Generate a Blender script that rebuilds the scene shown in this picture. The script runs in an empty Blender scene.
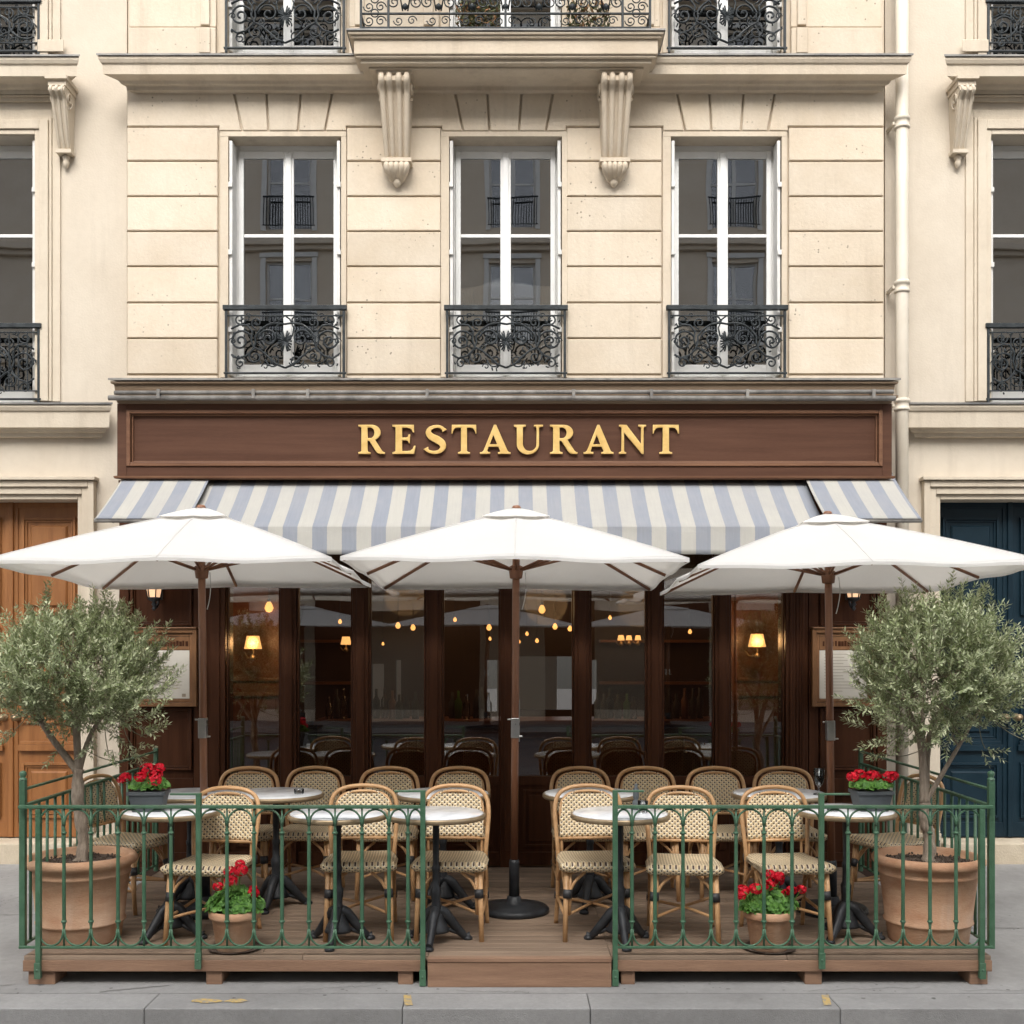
import bpy, bmesh, math, random
from mathutils import Vector, Matrix
R = random.Random(11)
SC = bpy.context.scene
C = SC.collection
F, CX, HY, EZ = 1150.0, 512.0, 650.0, 1.87     # lens in pixels, image axis, horizon row, eye height
def X(px, Y): return (px - CX) * Y / F
def Z(py, Y): return EZ + (HY - py) * Y / F
pi, sin, cos = math.pi, math.sin, math.cos

# ------------------------------------------------------------------ materials
def nt(name):
    m = bpy.data.materials.new(name); m.use_nodes = True
    t = m.node_tree; b = t.nodes['Principled BSDF']
    return m, t, b
def N(t, typ, **kw):
    n = t.nodes.new(typ)
    for k, v in kw.items(): setattr(n, k, v)
    return n
def L(t, a, b): t.links.new(a, b)
def rgb(c): return (c[0], c[1], c[2], 1)
def mixc(t, fac, a, b, typ='MIX'):
    n = N(t, 'ShaderNodeMix', data_type='RGBA', blend_type=typ)
    if isinstance(fac, (int, float)): n.inputs[0].default_value = fac
    else: L(t, fac, n.inputs[0])
    for i, v in ((6, a), (7, b)):
        if isinstance(v, tuple): n.inputs[i].default_value = rgb(v)
        else: L(t, v, n.inputs[i])
    return n.outputs[2]
def math_(t, op, a, b=None, clamp=False):
    n = N(t, 'ShaderNodeMath', operation=op); n.use_clamp = clamp
    for i, v in ((0, a), (1, b)):
        if v is None: continue
        if isinstance(v, (int, float)): n.inputs[i].default_value = v
        else: L(t, v, n.inputs[i])
    return n.outputs[0]
def ramp(t, fac, p0, p1, c0=(0,0,0), c1=(1,1,1)):
    n = N(t, 'ShaderNodeValToRGB'); L(t, fac, n.inputs[0])
    n.color_ramp.elements[0].position = p0; n.color_ramp.elements[0].color = rgb(c0)
    n.color_ramp.elements[1].position = p1; n.color_ramp.elements[1].color = rgb(c1)
    return n.outputs[0]
def noise(t, vec, sc, det=4, rough=.6):
    n = N(t, 'ShaderNodeTexNoise'); n.inputs['Scale'].default_value = sc
    n.inputs['Detail'].default_value = det; n.inputs['Roughness'].default_value = rough
    L(t, vec, n.inputs['Vector']); return n.outputs['Fac']
def coords(t, stretch=(1,1,1)):
    tc = N(t, 'ShaderNodeTexCoord'); mp = N(t, 'ShaderNodeMapping')
    mp.inputs['Scale'].default_value = stretch
    oi = N(t, 'ShaderNodeObjectInfo')
    ad = N(t, 'ShaderNodeVectorMath', operation='ADD')
    L(t, tc.outputs['Object'], ad.inputs[0]); 
    ml = math_(t, 'MULTIPLY', oi.outputs['Random'], 37.0)
    L(t, ml, ad.inputs[1]); L(t, ad.outputs[0], mp.inputs['Vector'])
    return mp.outputs[0], tc.outputs['Object'], oi.outputs['Random']
def mat(name, c1, c2=None, sc=3, rough=.6, bump=0, bs=60, stretch=(1,1,1), metal=0, island=0, rand=0,
        spec=.5, pits=0, span=(.35,.65), fine=0, dirt=None, coat=0, streak=None):
    m, t, b = nt(name); c2 = c2 or c1
    v, ov, rnd = coords(t, stretch)
    n1 = noise(t, v, sc, 6)
    col = mixc(t, ramp(t, n1, *span), c1, c2)
    if fine:
        n2 = noise(t, v, sc * 18, 3)
        col = mixc(t, fine, col, mixc(t, n2, tuple(x*.55 for x in c1), tuple(min(1, x*1.35) for x in c2)))
    if dirt:
        n3 = noise(t, ov, .9, 6, .7)
        col = mixc(t, ramp(t, n3, .48, .75, (0,0,0), (dirt[1],)*3), col, dirt[0])
    if streak:
        mp = N(t, 'ShaderNodeMapping'); mp.inputs['Scale'].default_value = (7, 7, .55); L(t, ov, mp.inputs[0])
        n5 = noise(t, mp.outputs[0], 1.0, 5, .65); n6 = noise(t, ov, .55, 3)
        k5 = math_(t, 'MULTIPLY', ramp(t, n5, .50, .74), ramp(t, n6, .40, .62))
        col = mixc(t, math_(t, 'MULTIPLY', k5, streak[1]), col, streak[0])
    if island or rand:
        src = rnd
        if island:
            g = N(t, 'ShaderNodeNewGeometry'); src = g.outputs['Random Per Island']
        k = island or rand
        val = math_(t, 'ADD', math_(t, 'MULTIPLY', src, 2*k), 1-k)
        hs = N(t, 'ShaderNodeHueSaturation'); L(t, val, hs.inputs['Value']); L(t, col, hs.inputs['Color'])
        col = hs.outputs[0]
    if pits:
        vo = N(t, 'ShaderNodeTexVoronoi'); vo.inputs['Scale'].default_value = 26; L(t, ov, vo.inputs['Vector'])
        mk = math_(t, 'LESS_THAN', vo.outputs['Distance'], .19)
        n4 = noise(t, ov, 2.3, 3)
        mk = math_(t, 'MULTIPLY', mk, ramp(t, n4, .52, .62))
        sp = math_(t, 'GREATER_THAN', N(t, 'ShaderNodeSeparateColor').outputs[0], 2)
        sc_ = N(t, 'ShaderNodeSeparateColor'); L(t, vo.outputs['Color'], sc_.inputs[0])
        mk = math_(t, 'MULTIPLY', mk, math_(t, 'GREATER_THAN', sc_.outputs[0], .55))
        col = mixc(t, math_(t, 'MULTIPLY', mk, pits), col, tuple(x*.35 for x in c1))
    L(t, col, b.inputs['Base Color'])
    rr = math_(t, 'ADD', math_(t, 'MULTIPLY', n1, .16), rough - .08)
    L(t, rr, b.inputs['Roughness'])
    b.inputs['Metallic'].default_value = metal
    b.inputs['Specular IOR Level'].default_value = spec
    if coat: b.inputs['Coat Weight'].default_value = coat; b.inputs['Coat Roughness'].default_value = .15
    if bump:
        bp = N(t, 'ShaderNodeBump'); bp.inputs['Strength'].default_value = bump; bp.inputs['Distance'].default_value = .01
        L(t, noise(t, v, bs, 5), bp.inputs['Height']); L(t, bp.outputs[0], b.inputs['Normal'])
    return m

M = {}
M['stone'] = mat('ashlar stone', (.585,.495,.382), (.65,.57,.46), 1.9, .85, .3, 45, island=.075, pits=.85, fine=.16, dirt=((.50,.395,.265), .5), spec=.25, streak=((.40,.33,.25), .45))
M['stone_trim'] = mat('moulded stone', (.555,.470,.362), (.625,.543,.432), 2.6, .85, .3, 50, fine=.16, dirt=((.42,.34,.25), .5), spec=.25, streak=((.33,.27,.20), .5))
M['render'] = mat('pale plaster', (.565,.495,.40), (.625,.56,.465), .9, .9, .25, 60, fine=.10, dirt=((.47,.40,.32), .45), spec=.2, streak=((.42,.36,.29), .4))
M['render_trim'] = mat('pale stone trim', (.562,.485,.382), (.622,.55,.443), 1.7, .88, .25, 55, fine=.12, dirt=((.42,.35,.27), .45), spec=.2, streak=((.34,.28,.21), .5))
M['plinth'] = mat('plinth stone', (.50,.42,.31), (.62,.54,.42), 5, .9, .5, 60, fine=.25, spec=.2)
M['lead'] = mat('weathered lead', (.13,.13,.13), (.26,.25,.23), 6, .55, .2, 40, metal=.3)
M['zinc'] = mat('zinc', (.15,.14,.13), (.30,.285,.26), 8, .6, .2, 40, metal=.25)
M['iron'] = mat('black wrought iron', (.012,.016,.018), (.035,.042,.046), 14, .5, .3, 120, spec=.3)
M['cast'] = mat('black cast iron', (.012,.013,.015), (.035,.038,.042), 9, .42, .3, 90, spec=.35)
M['white'] = mat('white window paint', (.74,.74,.72), (.80,.80,.78), 4, .4, .05, 60, rand=.03)
M['shutter'] = mat('shutter paint', (.60,.59,.56), (.68,.67,.64), 6, .6, .1, 60)
M['wood_dark'] = mat('dark stained wood', (.046,.016,.007), (.082,.031,.014), 2.2, .48, .12, 30, stretch=(9,9,.7), rand=.06, fine=.2, spec=.16)
M['wood_sign'] = mat('brown fascia wood', (.070,.030,.017), (.105,.048,.028), 2.0, .5, .12, 30, stretch=(.6,9,12), fine=.35, spec=.22)
M['wood_sign2'] = mat('brown fascia moulding', (.12,.055,.030), (.20,.10,.055), 2.0, .45, .12, 30, stretch=(.6,9,9), fine=.2, spec=.3)
M['wood_tan'] = mat('weathered tan board', (.17,.115,.072), (.27,.20,.135), 2.0, .6, .2, 30, stretch=(.6,9,9), fine=.25, spec=.25)
M['wood_menu'] = mat('oak display frame', (.17,.078,.030), (.27,.13,.055), 2.5, .45, .12, 30, stretch=(6,6,1.2), fine=.2)
M['wood_door'] = mat('varnished oak door', (.20,.075,.020), (.32,.135,.042), 1.6, .5, .15, 28, stretch=(9,9,.8), fine=.25)
M['blue_door'] = mat('dark blue door paint', (.004,.016,.026), (.008,.025,.038), 3, .42, .08, 40, spec=.3)
M['pole'] = mat('hardwood pole', (.20,.085,.045), (.29,.135,.072), 2, .42, .1, 30, stretch=(10,10,.8))
M['deck'] = mat('weathered deck boards', (.165,.115,.080), (.30,.215,.150), 1.6, .7, .35, 22, stretch=(.9,11,11), island=.16, fine=.3)
M['deck_edge'] = mat('terrace edge timber', (.175,.095,.058), (.31,.185,.115), 1.8, .65, .3, 22, stretch=(.9,9,11), rand=.08, fine=.3)
M['green'] = mat('green painted iron', (.045,.115,.062), (.078,.170,.100), 12, .42, .35, 90, fine=.12, dirt=((.05,.055,.045), .5), streak=((.16,.17,.13), .55))
M['marble'] = mat('white marble', (.66,.68,.70), (.80,.82,.84), 7, .22, 0, 30, span=(.38,.55), stretch=(1,1.6,1))
M['rim'] = mat('worn brass rim', (.30,.22,.13), (.42,.32,.20), 12, .35, .1, 60, metal=.5)
M['rattan'] = mat('rattan cane', (.46,.255,.115), (.62,.38,.19), 7, .42, .2, 80, stretch=(1,1,3), rand=.12, fine=.2)
M['wrap'] = mat('black binding', (.02,.02,.022), (.05,.05,.05), 30, .5, .2, 100)
M['terra'] = mat('terracotta', (.43,.215,.118), (.61,.385,.245), 4.5, .85, .4, 50, stretch=(1,1,2.6), span=(.33,.68), fine=.22, streak=((.62,.52,.43), .5), dirt=((.60,.47,.36), .6), rand=.04, spec=.2)
M['soil'] = mat('soil', (.05,.035,.025), (.14,.10,.075), 40, .95, 1, 60, span=(.3,.7))
M['charcoal'] = mat('charcoal planter', (.045,.052,.058), (.075,.085,.09), 5, .6, .1, 40)
M['bark'] = mat('olive bark', (.17,.13,.095), (.44,.36,.28), 16, .9, 1, 30, stretch=(3,3,.8), fine=.3)
M['twig'] = mat('olive twig', (.18,.17,.11), (.28,.27,.19), 9, .8)
M['gold'] = mat('gold leaf', (.66,.42,.13), (.80,.55,.21), 12, .38, .1, 40, metal=.25, fine=.1)
M['paper'] = mat('menu paper', (.62,.58,.50), (.72,.68,.60), 3, .7, fine=.05)
M['ink'] = mat('faded ink', (.33,.27,.20))
M['road'] = mat('asphalt road', (.055,.056,.058), (.12,.12,.122), 9, .9, .8, 220, fine=.5, spec=.2)
M['pave'] = mat('grey pavement', (.275,.27,.262), (.33,.325,.316), 1.3, .9, .5, 180, fine=.28, dirt=((.15,.145,.14), .65), spec=.2, pits=.6)
M['kerb'] = mat('granite kerb', (.27,.265,.258), (.325,.32,.312), 2.5, .85, .5, 160, fine=.32, dirt=((.15,.145,.14), .6), island=.05, spec=.25)
M['yellow'] = mat('worn yellow paint', (.52,.36,.12), (.30,.27,.22), 45, .8, span=(.45,.6))
M['joint'] = mat('pavement joint', (.11,.105,.10), (.18,.175,.168), 20, .95)
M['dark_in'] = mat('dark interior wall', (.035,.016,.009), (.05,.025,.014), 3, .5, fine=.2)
M['room_in'] = mat('room wall', (.20,.155,.115), (.26,.205,.155), 2, .8)
M['bar'] = mat('bar timber', (.19,.070,.030), (.28,.115,.05), 2, .35, stretch=(.8,8,8), fine=.2)
M['steel'] = mat('brushed steel', (.55,.55,.54), (.65,.65,.63), 10, .3, metal=.9)
M['pipe'] = mat('cream pipe paint', (.60,.54,.44), (.67,.61,.51), 3, .5, .1, 50, dirt=((.55,.47,.36), .3))
M['far_stone'] = mat('far facade stone', (.70,.60,.48), (.76,.67,.55), 1.2, .85, fine=.1)
M['curtain'] = mat('sheer curtain', (.55,.54,.52), (.66,.65,.63), 5, .9)
M['redbrown'] = mat('dry flower pots', (.28,.12,.05), (.20,.14,.06), 9, .9)

def leafmat(name, c, tr=.25, rough=.5):
    m, t, b = nt(name)
    v, ov, rnd = coords(t)
    n = noise(t, ov, 9, 2)
    col = mixc(t, n, tuple(x*.75 for x in c), tuple(x*1.25 for x in c))
    L(t, col, b.inputs['Base Color']); b.inputs['Roughness'].default_value = rough
    b.inputs['Specular IOR Level'].default_value = .4
    tl = N(t, 'ShaderNodeBsdfTranslucent'); L(t, col, tl.inputs[0])
    mx = N(t, 'ShaderNodeMixShader'); mx.inputs[0].default_value = tr
    L(t, b.outputs[0], mx.inputs[1]); L(t, tl.outputs[0], mx.inputs[2])
    L(t, mx.outputs[0], t.nodes['Material Output'].inputs[0])
    return m
M['ol1'] = leafmat('olive leaf grey', (.46,.51,.31))
M['ol2'] = leafmat('olive leaf green', (.29,.345,.17))
M['ol3'] = leafmat('olive leaf pale', (.60,.63,.41))
M['ge1'] = leafmat('geranium leaf', (.15,.33,.065), .3)
M['ge2'] = leafmat('geranium leaf dark', (.085,.21,.04), .3)
M['petal'] = leafmat('red petal', (.78,.010,.035), .3)
M['petal2'] = leafmat('deep red petal', (.60,.006,.025), .3)
M['dryleaf'] = leafmat('balcony plant leaf', (.10,.11,.05), .2)

def fabric(name, tr):
    m, t, b = nt(name)
    v, ov, rnd = coords(t)
    n = noise(t, ov, 2.2, 4)
    col = mixc(t, n, (.84,.835,.82), (.90,.895,.885))
    L(t, col, b.inputs['Base Color']); b.inputs['Roughness'].default_value = .85
    b.inputs['Specular IOR Level'].default_value = .15
    bp = N(t, 'ShaderNodeBump'); bp.inputs['Strength'].default_value = .5; bp.inputs['Distance'].default_value = .03
    L(t, math_(t, 'ADD', noise(t, ov, 3.2, 4), math_(t, 'MULTIPLY', noise(t, v, 11, 3), .25)), bp.inputs['Height']); L(t, bp.outputs[0], b.inputs['Normal'])
    tl = N(t, 'ShaderNodeBsdfTranslucent'); tl.inputs[0].default_value = (.92,.90,.86,1)
    mx = N(t, 'ShaderNodeMixShader'); mx.inputs[0].default_value = tr
    L(t, b.outputs[0], mx.inputs[1]); L(t, tl.outputs[0], mx.inputs[2])
    L(t, mx.outputs[0], t.nodes['Material Output'].inputs[0])
    return m
M['canvas'] = fabric('white parasol canvas', .5)

def awning_mat():
    m, t, b = nt('striped awning canvas')
    tc = N(t, 'ShaderNodeTexCoord'); sx = N(t, 'ShaderNodeSeparateXYZ'); L(t, tc.outputs['Object'], sx.inputs[0])
    n = noise(t, tc.outputs['Object'], 90, 2)
    xx = math_(t, 'ADD', sx.outputs[0], math_(t, 'MULTIPLY', n, .006))
    s = math_(t, 'SINE', math_(t, 'MULTIPLY', xx, 2*pi/.2145))
    k = ramp(t, math_(t, 'ADD', math_(t, 'MULTIPLY', s, .5), .5), .47, .53)
    mp = N(t, 'ShaderNodeMapping'); mp.inputs['Scale'].default_value = (14, 1, 1); L(t, tc.outputs['Object'], mp.inputs[0])
    n2 = noise(t, mp.outputs[0], 5, 5)
    a = mixc(t, n2, (.205,.225,.265), (.28,.30,.34)); c = mixc(t, n2, (.39,.375,.335), (.475,.46,.415))
    fd = noise(t, tc.outputs['Object'], 1.7, 5, .7)
    wv = noise(t, tc.outputs['Object'], 260, 1)
    cc = mixc(t, math_(t, 'MULTIPLY', ramp(t, fd, .42, .72), .45), mixc(t, k, a, c), (.33,.325,.32))
    L(t, mixc(t, math_(t, 'MULTIPLY', wv, .22), cc, (.20,.20,.20)), b.inputs['Base Color']); b.inputs['Roughness'].default_value = .9
    b.inputs['Specular IOR Level'].default_value = .15
    return m
M['awning'] = awning_mat()

def weave(name, ax):
    m, t, b = nt(name)
    tc = N(t, 'ShaderNodeTexCoord'); sx = N(t, 'ShaderNodeSeparateXYZ'); L(t, tc.outputs['Object'], sx.inputs[0])
    bcoord = sx.outputs[2] if ax == 'z' else math_(t, 'SUBTRACT', sx.outputs[1], sx.outputs[2])
    P = .033
    n = noise(t, tc.outputs['Object'], 40, 2)
    a_ = math_(t, 'COSINE', math_(t, 'ADD', math_(t, 'MULTIPLY', sx.outputs[0], 2*pi/P), math_(t, 'MULTIPLY', n, .9)))
    b_ = math_(t, 'COSINE', math_(t, 'ADD', math_(t, 'MULTIPLY', bcoord, 2*pi/(P*.92)), math_(t, 'MULTIPLY', n, .9)))
    pr = math_(t, 'MULTIPLY', a_, b_)
    hole = ramp(t, pr, .36, .56)
    oi = N(t, 'ShaderNodeObjectInfo')
    n2 = noise(t, tc.outputs['Object'], 14, 4)
    cream = mixc(t, n2, (.84,.73,.52), (.92,.84,.66))
    tan = mixc(t, ramp(t, pr, -.9, -.1), (.66,.50,.29), cream)
    col = mixc(t, hole, tan, (.070,.030,.014))
    hs = N(t, 'ShaderNodeHueSaturation'); L(t, col, hs.inputs['Color'])
    L(t, math_(t, 'ADD', math_(t, 'MULTIPLY', oi.outputs['Random'], .22), .88), hs.inputs['Value'])
    L(t, hs.outputs[0], b.inputs['Base Color']); b.inputs['Roughness'].default_value = .5
    bp = N(t, 'ShaderNodeBump'); bp.invert = True; bp.inputs['Strength'].default_value = .7; bp.inputs['Distance'].default_value = .004
    L(t, pr, bp.inputs['Height']); L(t, bp.outputs[0], b.inputs['Normal'])
    return m
M['weave_back'] = weave('woven cane back', 'z')
M['weave_seat'] = weave('woven cane seat', 'y')

def glass(name, ior, tint, wav=.03):
    m, t, b = nt(name); t.nodes.remove(b)
    fr = N(t, 'ShaderNodeFresnel'); fr.inputs[0].default_value = ior
    tr = N(t, 'ShaderNodeBsdfTransparent'); tr.inputs[0].default_value = rgb(tint)
    gl = N(t, 'ShaderNodeBsdfGlossy'); gl.inputs['Roughness'].default_value = 0.0; gl.inputs[0].default_value = (1,1,1,1)
    tc = N(t, 'ShaderNodeTexCoord')
    bp = N(t, 'ShaderNodeBump'); bp.inputs['Strength'].default_value = wav; bp.inputs['Distance'].default_value = .02
    L(t, noise(t, tc.outputs['Object'], 1.6, 1), bp.inputs['Height']); L(t, bp.outputs[0], gl.inputs['Normal'])
    mx = N(t, 'ShaderNodeMixShader'); L(t, fr.outputs[0], mx.inputs[0]); L(t, tr.outputs[0], mx.inputs[1]); L(t, gl.outputs[0], mx.inputs[2])
    L(t, mx.outputs[0], t.nodes['Material Output'].inputs[0])
    return m
M['glass_up'] = glass('upper window glass', 3.3, (.72,.70,.66), .04)
M['glass_shop'] = glass('shop window glass', 2.2, (.82,.80,.77), .03)
M['glass_small'] = glass('drinking glass', 1.6, (.90,.92,.93), 0)
def emis(name, c, s):
    m, t, b = nt(name)
    b.inputs['Base Color'].default_value = rgb(c); b.inputs['Emission Color'].default_value = rgb(c); b.inputs['Emission Strength'].default_value = s
    return m
M['shade'] = emis('lit lamp shade', (1,.50,.16), .95)
M['bulb'] = emis('glowing bulb', (1,.46,.13), 1.25)
M['lantern'] = emis('lit lantern glass', (1,.62,.36), .35)

# ------------------------------------------------------------------ mesh builder
class MB:
    def __init__(s): s.v = []; s.f = []; s.m = []; s.s = []
    def vs(s, pts):
        i = len(s.v); s.v += [tuple(p) for p in pts]; return i
    def fc(s, idx, mi=0, sm=False): s.f.append(tuple(idx)); s.m.append(mi); s.s.append(sm)
    def box(s, x0, x1, y0, y1, z0, z1, mi=0):
        i = s.vs([(x0,y0,z0),(x1,y0,z0),(x1,y1,z0),(x0,y1,z0),(x0,y0,z1),(x1,y0,z1),(x1,y1,z1),(x0,y1,z1)])
        for q in ((0,3,2,1),(4,5,6,7),(0,1,5,4),(1,2,6,5),(2,3,7,6),(3,0,4,7)): s.fc([i+k for k in q], mi)
        return s
    def pbox(s, px0, px1, py0, py1, Yr, y0, y1, mi=0):       # box whose front outline is read at depth Yr
        return s.box(X(px0,Yr), X(px1,Yr), y0, y1, Z(py1,Yr), Z(py0,Yr), mi)
    def prism(s, pts, y0, y1, ch=0, mi=0):                   # polygon in x,z; y0 is the front
        A = sum(pts[i][0]*pts[(i+1)%len(pts)][1]-pts[(i+1)%len(pts)][0]*pts[i][1] for i in range(len(pts)))
        if A < 0: pts = pts[::-1]
        n = len(pts)
        def inset(d):
            out = []
            for i in range(n):
                p, a, b = Vector(pts[i]), Vector(pts[i-1]), Vector(pts[(i+1)%n])
                e1 = (p-a).normalized(); e2 = (b-p).normalized()
                n1 = Vector((-e1.y, e1.x)); n2 = Vector((-e2.y, e2.x))
                k = n1 + n2; out.append(p + k * (d / max(.2, 1 + n1.dot(n2))))
            return out
        b0 = s.vs([(p[0], y1, p[1]) for p in pts])
        if ch:
            m0 = s.vs([(p[0], y0+ch, p[1]) for p in pts]); f0 = s.vs([(p[0], y0, p[1]) for p in inset(ch)])
            rings = [b0, m0, f0]
        else:
            f0 = s.vs([(p[0], y0, p[1]) for p in pts]); rings = [b0, f0]
        for a, b in zip(rings, rings[1:]):
            for i in range(n):
                j = (i+1) % n; s.fc((a+i, a+j, b+j, b+i), mi)
        s.fc([f0+i for i in range(n)], mi); s.fc([b0+n-1-i for i in range(n)], mi)
        return s
    def ppoly(s, pp, Yr, y0, y1, ch=0, mi=0): return s.prism([(X(a,Yr), Z(b,Yr)) for a, b in pp], y0, y1, ch, mi)
    def tube(s, path, r, n=8, mi=0, closed=False, cap=True, sq=1.0, sm=True):
        P = [Vector(p) for p in path]; m = len(P)
        rr = r if isinstance(r, (list, tuple)) else [r]*m
        T = []
        for i in range(m):
            a = P[i-1] if (i > 0 or closed) else P[i]; b = P[(i+1) % m] if (i < m-1 or closed) else P[i]
            T.append((b-a).normalized() if (b-a).length > 1e-9 else Vector((0,0,1)))
        up = Vector((0,1,0)) if abs(T[0].y) < .9 else Vector((1,0,0))
        nrm = T[0].cross(up).normalized()
        base = len(s.v)
        for i in range(m):
            nrm = (nrm - T[i]*nrm.dot(T[i])); nrm = nrm.normalized() if nrm.length > 1e-6 else T[i].orthogonal().normalized()
            bi = T[i].cross(nrm)
            for k in range(n):
                a = 2*pi*k/n
                s.v.append(tuple(P[i] + nrm*cos(a)*rr[i] + bi*sin(a)*rr[i]*sq))
        for i in range(m if closed else m-1):
            a = base+i*n; b = base+((i+1) % m)*n
            for k in range(n): s.fc((a+k, a+(k+1)%n, b+(k+1)%n, b+k), mi, sm)
        if cap and not closed:
            s.fc([base+n-1-k for k in range(n)], mi); s.fc([base+(m-1)*n+k for k in range(n)], mi)
        return s
    def lathe(s, prof, c=(0,0,0), n=24, mi=0, a0=0, sx=1.0, sm=True):
        base = len(s.v); m = len(prof)
        for r, z in prof:
            for k in range(n):
                a = a0+2*pi*k/n; s.v.append((c[0]+r*cos(a)*sx, c[1]+r*sin(a), c[2]+z))
        for i in range(m-1):
            for k in range(n):
                a = base+i*n; b = a+n; s.fc((a+k, a+(k+1)%n, b+(k+1)%n, b+k), mi, sm)
        if prof[0][0] > 1e-4: s.fc([base+n-1-k for k in range(n)], mi)
        if prof[-1][0] > 1e-4: s.fc([base+(m-1)*n+k for k in range(n)], mi)
        return s
    def profx(s, prof, x0, x1, Yw, r0=True, r1=True, mi=0):   # moulding profile (y,z) run along x, mitred returns at the ends
        n = len(prof)
        a = s.vs([(x0-(Yw-y)*(1 if r0 else 0), y, z) for y, z in prof]); b = s.vs([(x1+(Yw-y)*(1 if r1 else 0), y, z) for y, z in prof])
        for i in range(n-1): s.fc((a+i, a+i+1, b+i+1, b+i), mi)
        s.fc((a+n-1, a, b, b+n-1), mi)
        s.fc([a+n-1-i for i in range(n)], mi); s.fc([b+i for i in range(n)], mi)
        return s
    def frame(s, x0, x1, z0, z1, w, y0, y1, mi=0, wt=None, wb=None):  # four bars butted together
        wt = w if wt is None else wt; wb = w if wb is None else wb
        s.box(x0, x0+w, y0, y1, z0, z1, mi); s.box(x1-w, x1, y0, y1, z0, z1, mi)
        s.box(x0+w, x1-w, y0+.001, y1-.001, z1-wt, z1, mi); s.box(x0+w, x1-w, y0+.001, y1-.001, z0, z0+wb, mi)
        return s
    def xf(s, Mx, i0=0):
        for i in range(i0, len(s.v)): s.v[i] = tuple(Mx @ Vector(s.v[i]))
        return s
    def build(s, name, mats, parent=None, world=True, bevel=0, solid=0, fix=True, loc=None, seg=2):
        me = bpy.data.meshes.new(name)
        off = Vector((0,0,0))
        if parent is not None and world:
            p = parent
            while p is not None: off += Vector(p.location); p = p.parent
        if loc is not None: off = Vector(loc)
        me.from_pydata([(a-off.x, b-off.y, c-off.z) for a, b, c in s.v], [], s.f)
        ml = mats if isinstance(mats, (list, tuple)) else [mats]
        for m in ml: me.materials.append(M[m])
        me.polygons.foreach_set('material_index', s.m); me.polygons.foreach_set('use_smooth', s.s)
        if fix:
            bm = bmesh.new(); bm.from_mesh(me); bmesh.ops.recalc_face_normals(bm, faces=bm.faces); bm.to_mesh(me); bm.free()
        me.update()
        o = bpy.data.objects.new(name, me); C.objects.link(o)
        if parent is not None: o.parent = parent
        if loc is not None: o.location = loc
        if bevel:
            b = o.modifiers.new('bevel', 'BEVEL'); b.width = bevel; b.segments = seg; b.limit_method = 'ANGLE'; b.angle_limit = math.radians(40); b.harden_normals = False
        if solid:
            b = o.modifiers.new('solid', 'SOLIDIFY'); b.thickness = solid; b.offset = 0
        return o

def tag(o, label=None, cat=None, group=None, kind=None):
    if label: o['label'] = label
    if cat: o['category'] = cat
    if group: o['group'] = group
    if kind: o['kind'] = kind
    return o
def thing(name, label, cat, loc=(0,0,0), rz=0, group=None):
    o = bpy.data.objects.new(name, None); o.empty_display_size = .2; C.objects.link(o)
    o.location = loc; o.rotation_euler = (0,0,rz)
    return tag(o, label, cat, group)
def struct(name, mb, m, **kw):
    o = mb.build(name, m, **kw); o['kind'] = 'structure'; return o
def dup(src, loc, rz=0, label=None, sc=None):
    r = src.copy(); C.objects.link(r); r.location = loc; r.rotation_euler = (0,0,rz)
    if sc: r.scale = sc
    if label: r['label'] = label
    for ch in list(src.children):
        c = ch.copy(); C.objects.link(c); c.parent = r
        for g in ch.children:
            d = g.copy(); C.objects.link(d); d.parent = c
    return r
def cat_(pts, n=6, closed=False):
    P = [Vector(p) for p in pts]; out = []; m = len(P)
    for i in range(m if closed else m-1):
        if closed: a, b, c, d = P[i-1], P[i], P[(i+1) % m], P[(i+2) % m]
        else: a, b, c, d = P[max(i-1,0)], P[i], P[i+1], P[min(i+2,m-1)]
        for k in range(n):
            t = k/n
            out.append(.5*((2*b)+(-a+c)*t+(2*a-5*b+4*c-d)*t*t+(-a+3*b-3*c+d)*t**3))
    if not closed: out.append(P[-1])
    return out
def openings(mb, x0, x1, z0, z1, y0, y1, ops):
    xs = sorted(set([x0, x1] + [v for o in ops for v in o[:2] if x0 < v < x1]))
    for a, b in zip(xs, xs[1:]):
        mid = (a+b)/2; cuts = sorted([(o[2], o[3]) for o in ops if o[0] < mid < o[1]])
        z = z0
        for c0, c1 in cuts:
            if c0 > z: mb.box(a, b, y0, y1, z, c0)
            z = max(z, c1)
        if z < z1: mb.box(a, b, y0, y1, z, z1)

# ------------------------------------------------------------------ ground
g = MB(); g.box(-60, 60, -60, 60, -.6, -.16); struct('ground', g, 'road')
g = MB(); g.box(-30, 30, -9.4, 6.02, -.15, -.11); struct('road', g, 'road')
g = MB()   # pavement rises gently towards the houses
i = g.vs([(-30,6.27,.0),(30,6.27,.0),(30,9.35,.135),(-30,9.35,.135),(-30,6.27,-.15),(30,6.27,-.15),(30,9.35,-.15),(-30,9.35,-.15)])
for q in ((0,1,2,3),(4,7,6,5),(0,4,5,1),(3,2,6,7),(0,3,7,4),(1,5,6,2)): g.fc([i+k for k in q])
struct('pavement', g, 'pave')
g = MB()
jx = [-12]+[X(p, 6.1) for p in (-610,-420,-230,-50,150,404,589,835,1040,1240,1420)]+[12]
for a, b in zip(jx, jx[1:]): g.box(a+.0015, b-.0015, 6.0, 6.265, -.15, .0)
struct('kerb', g, 'kerb', bevel=.007, seg=3)
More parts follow.
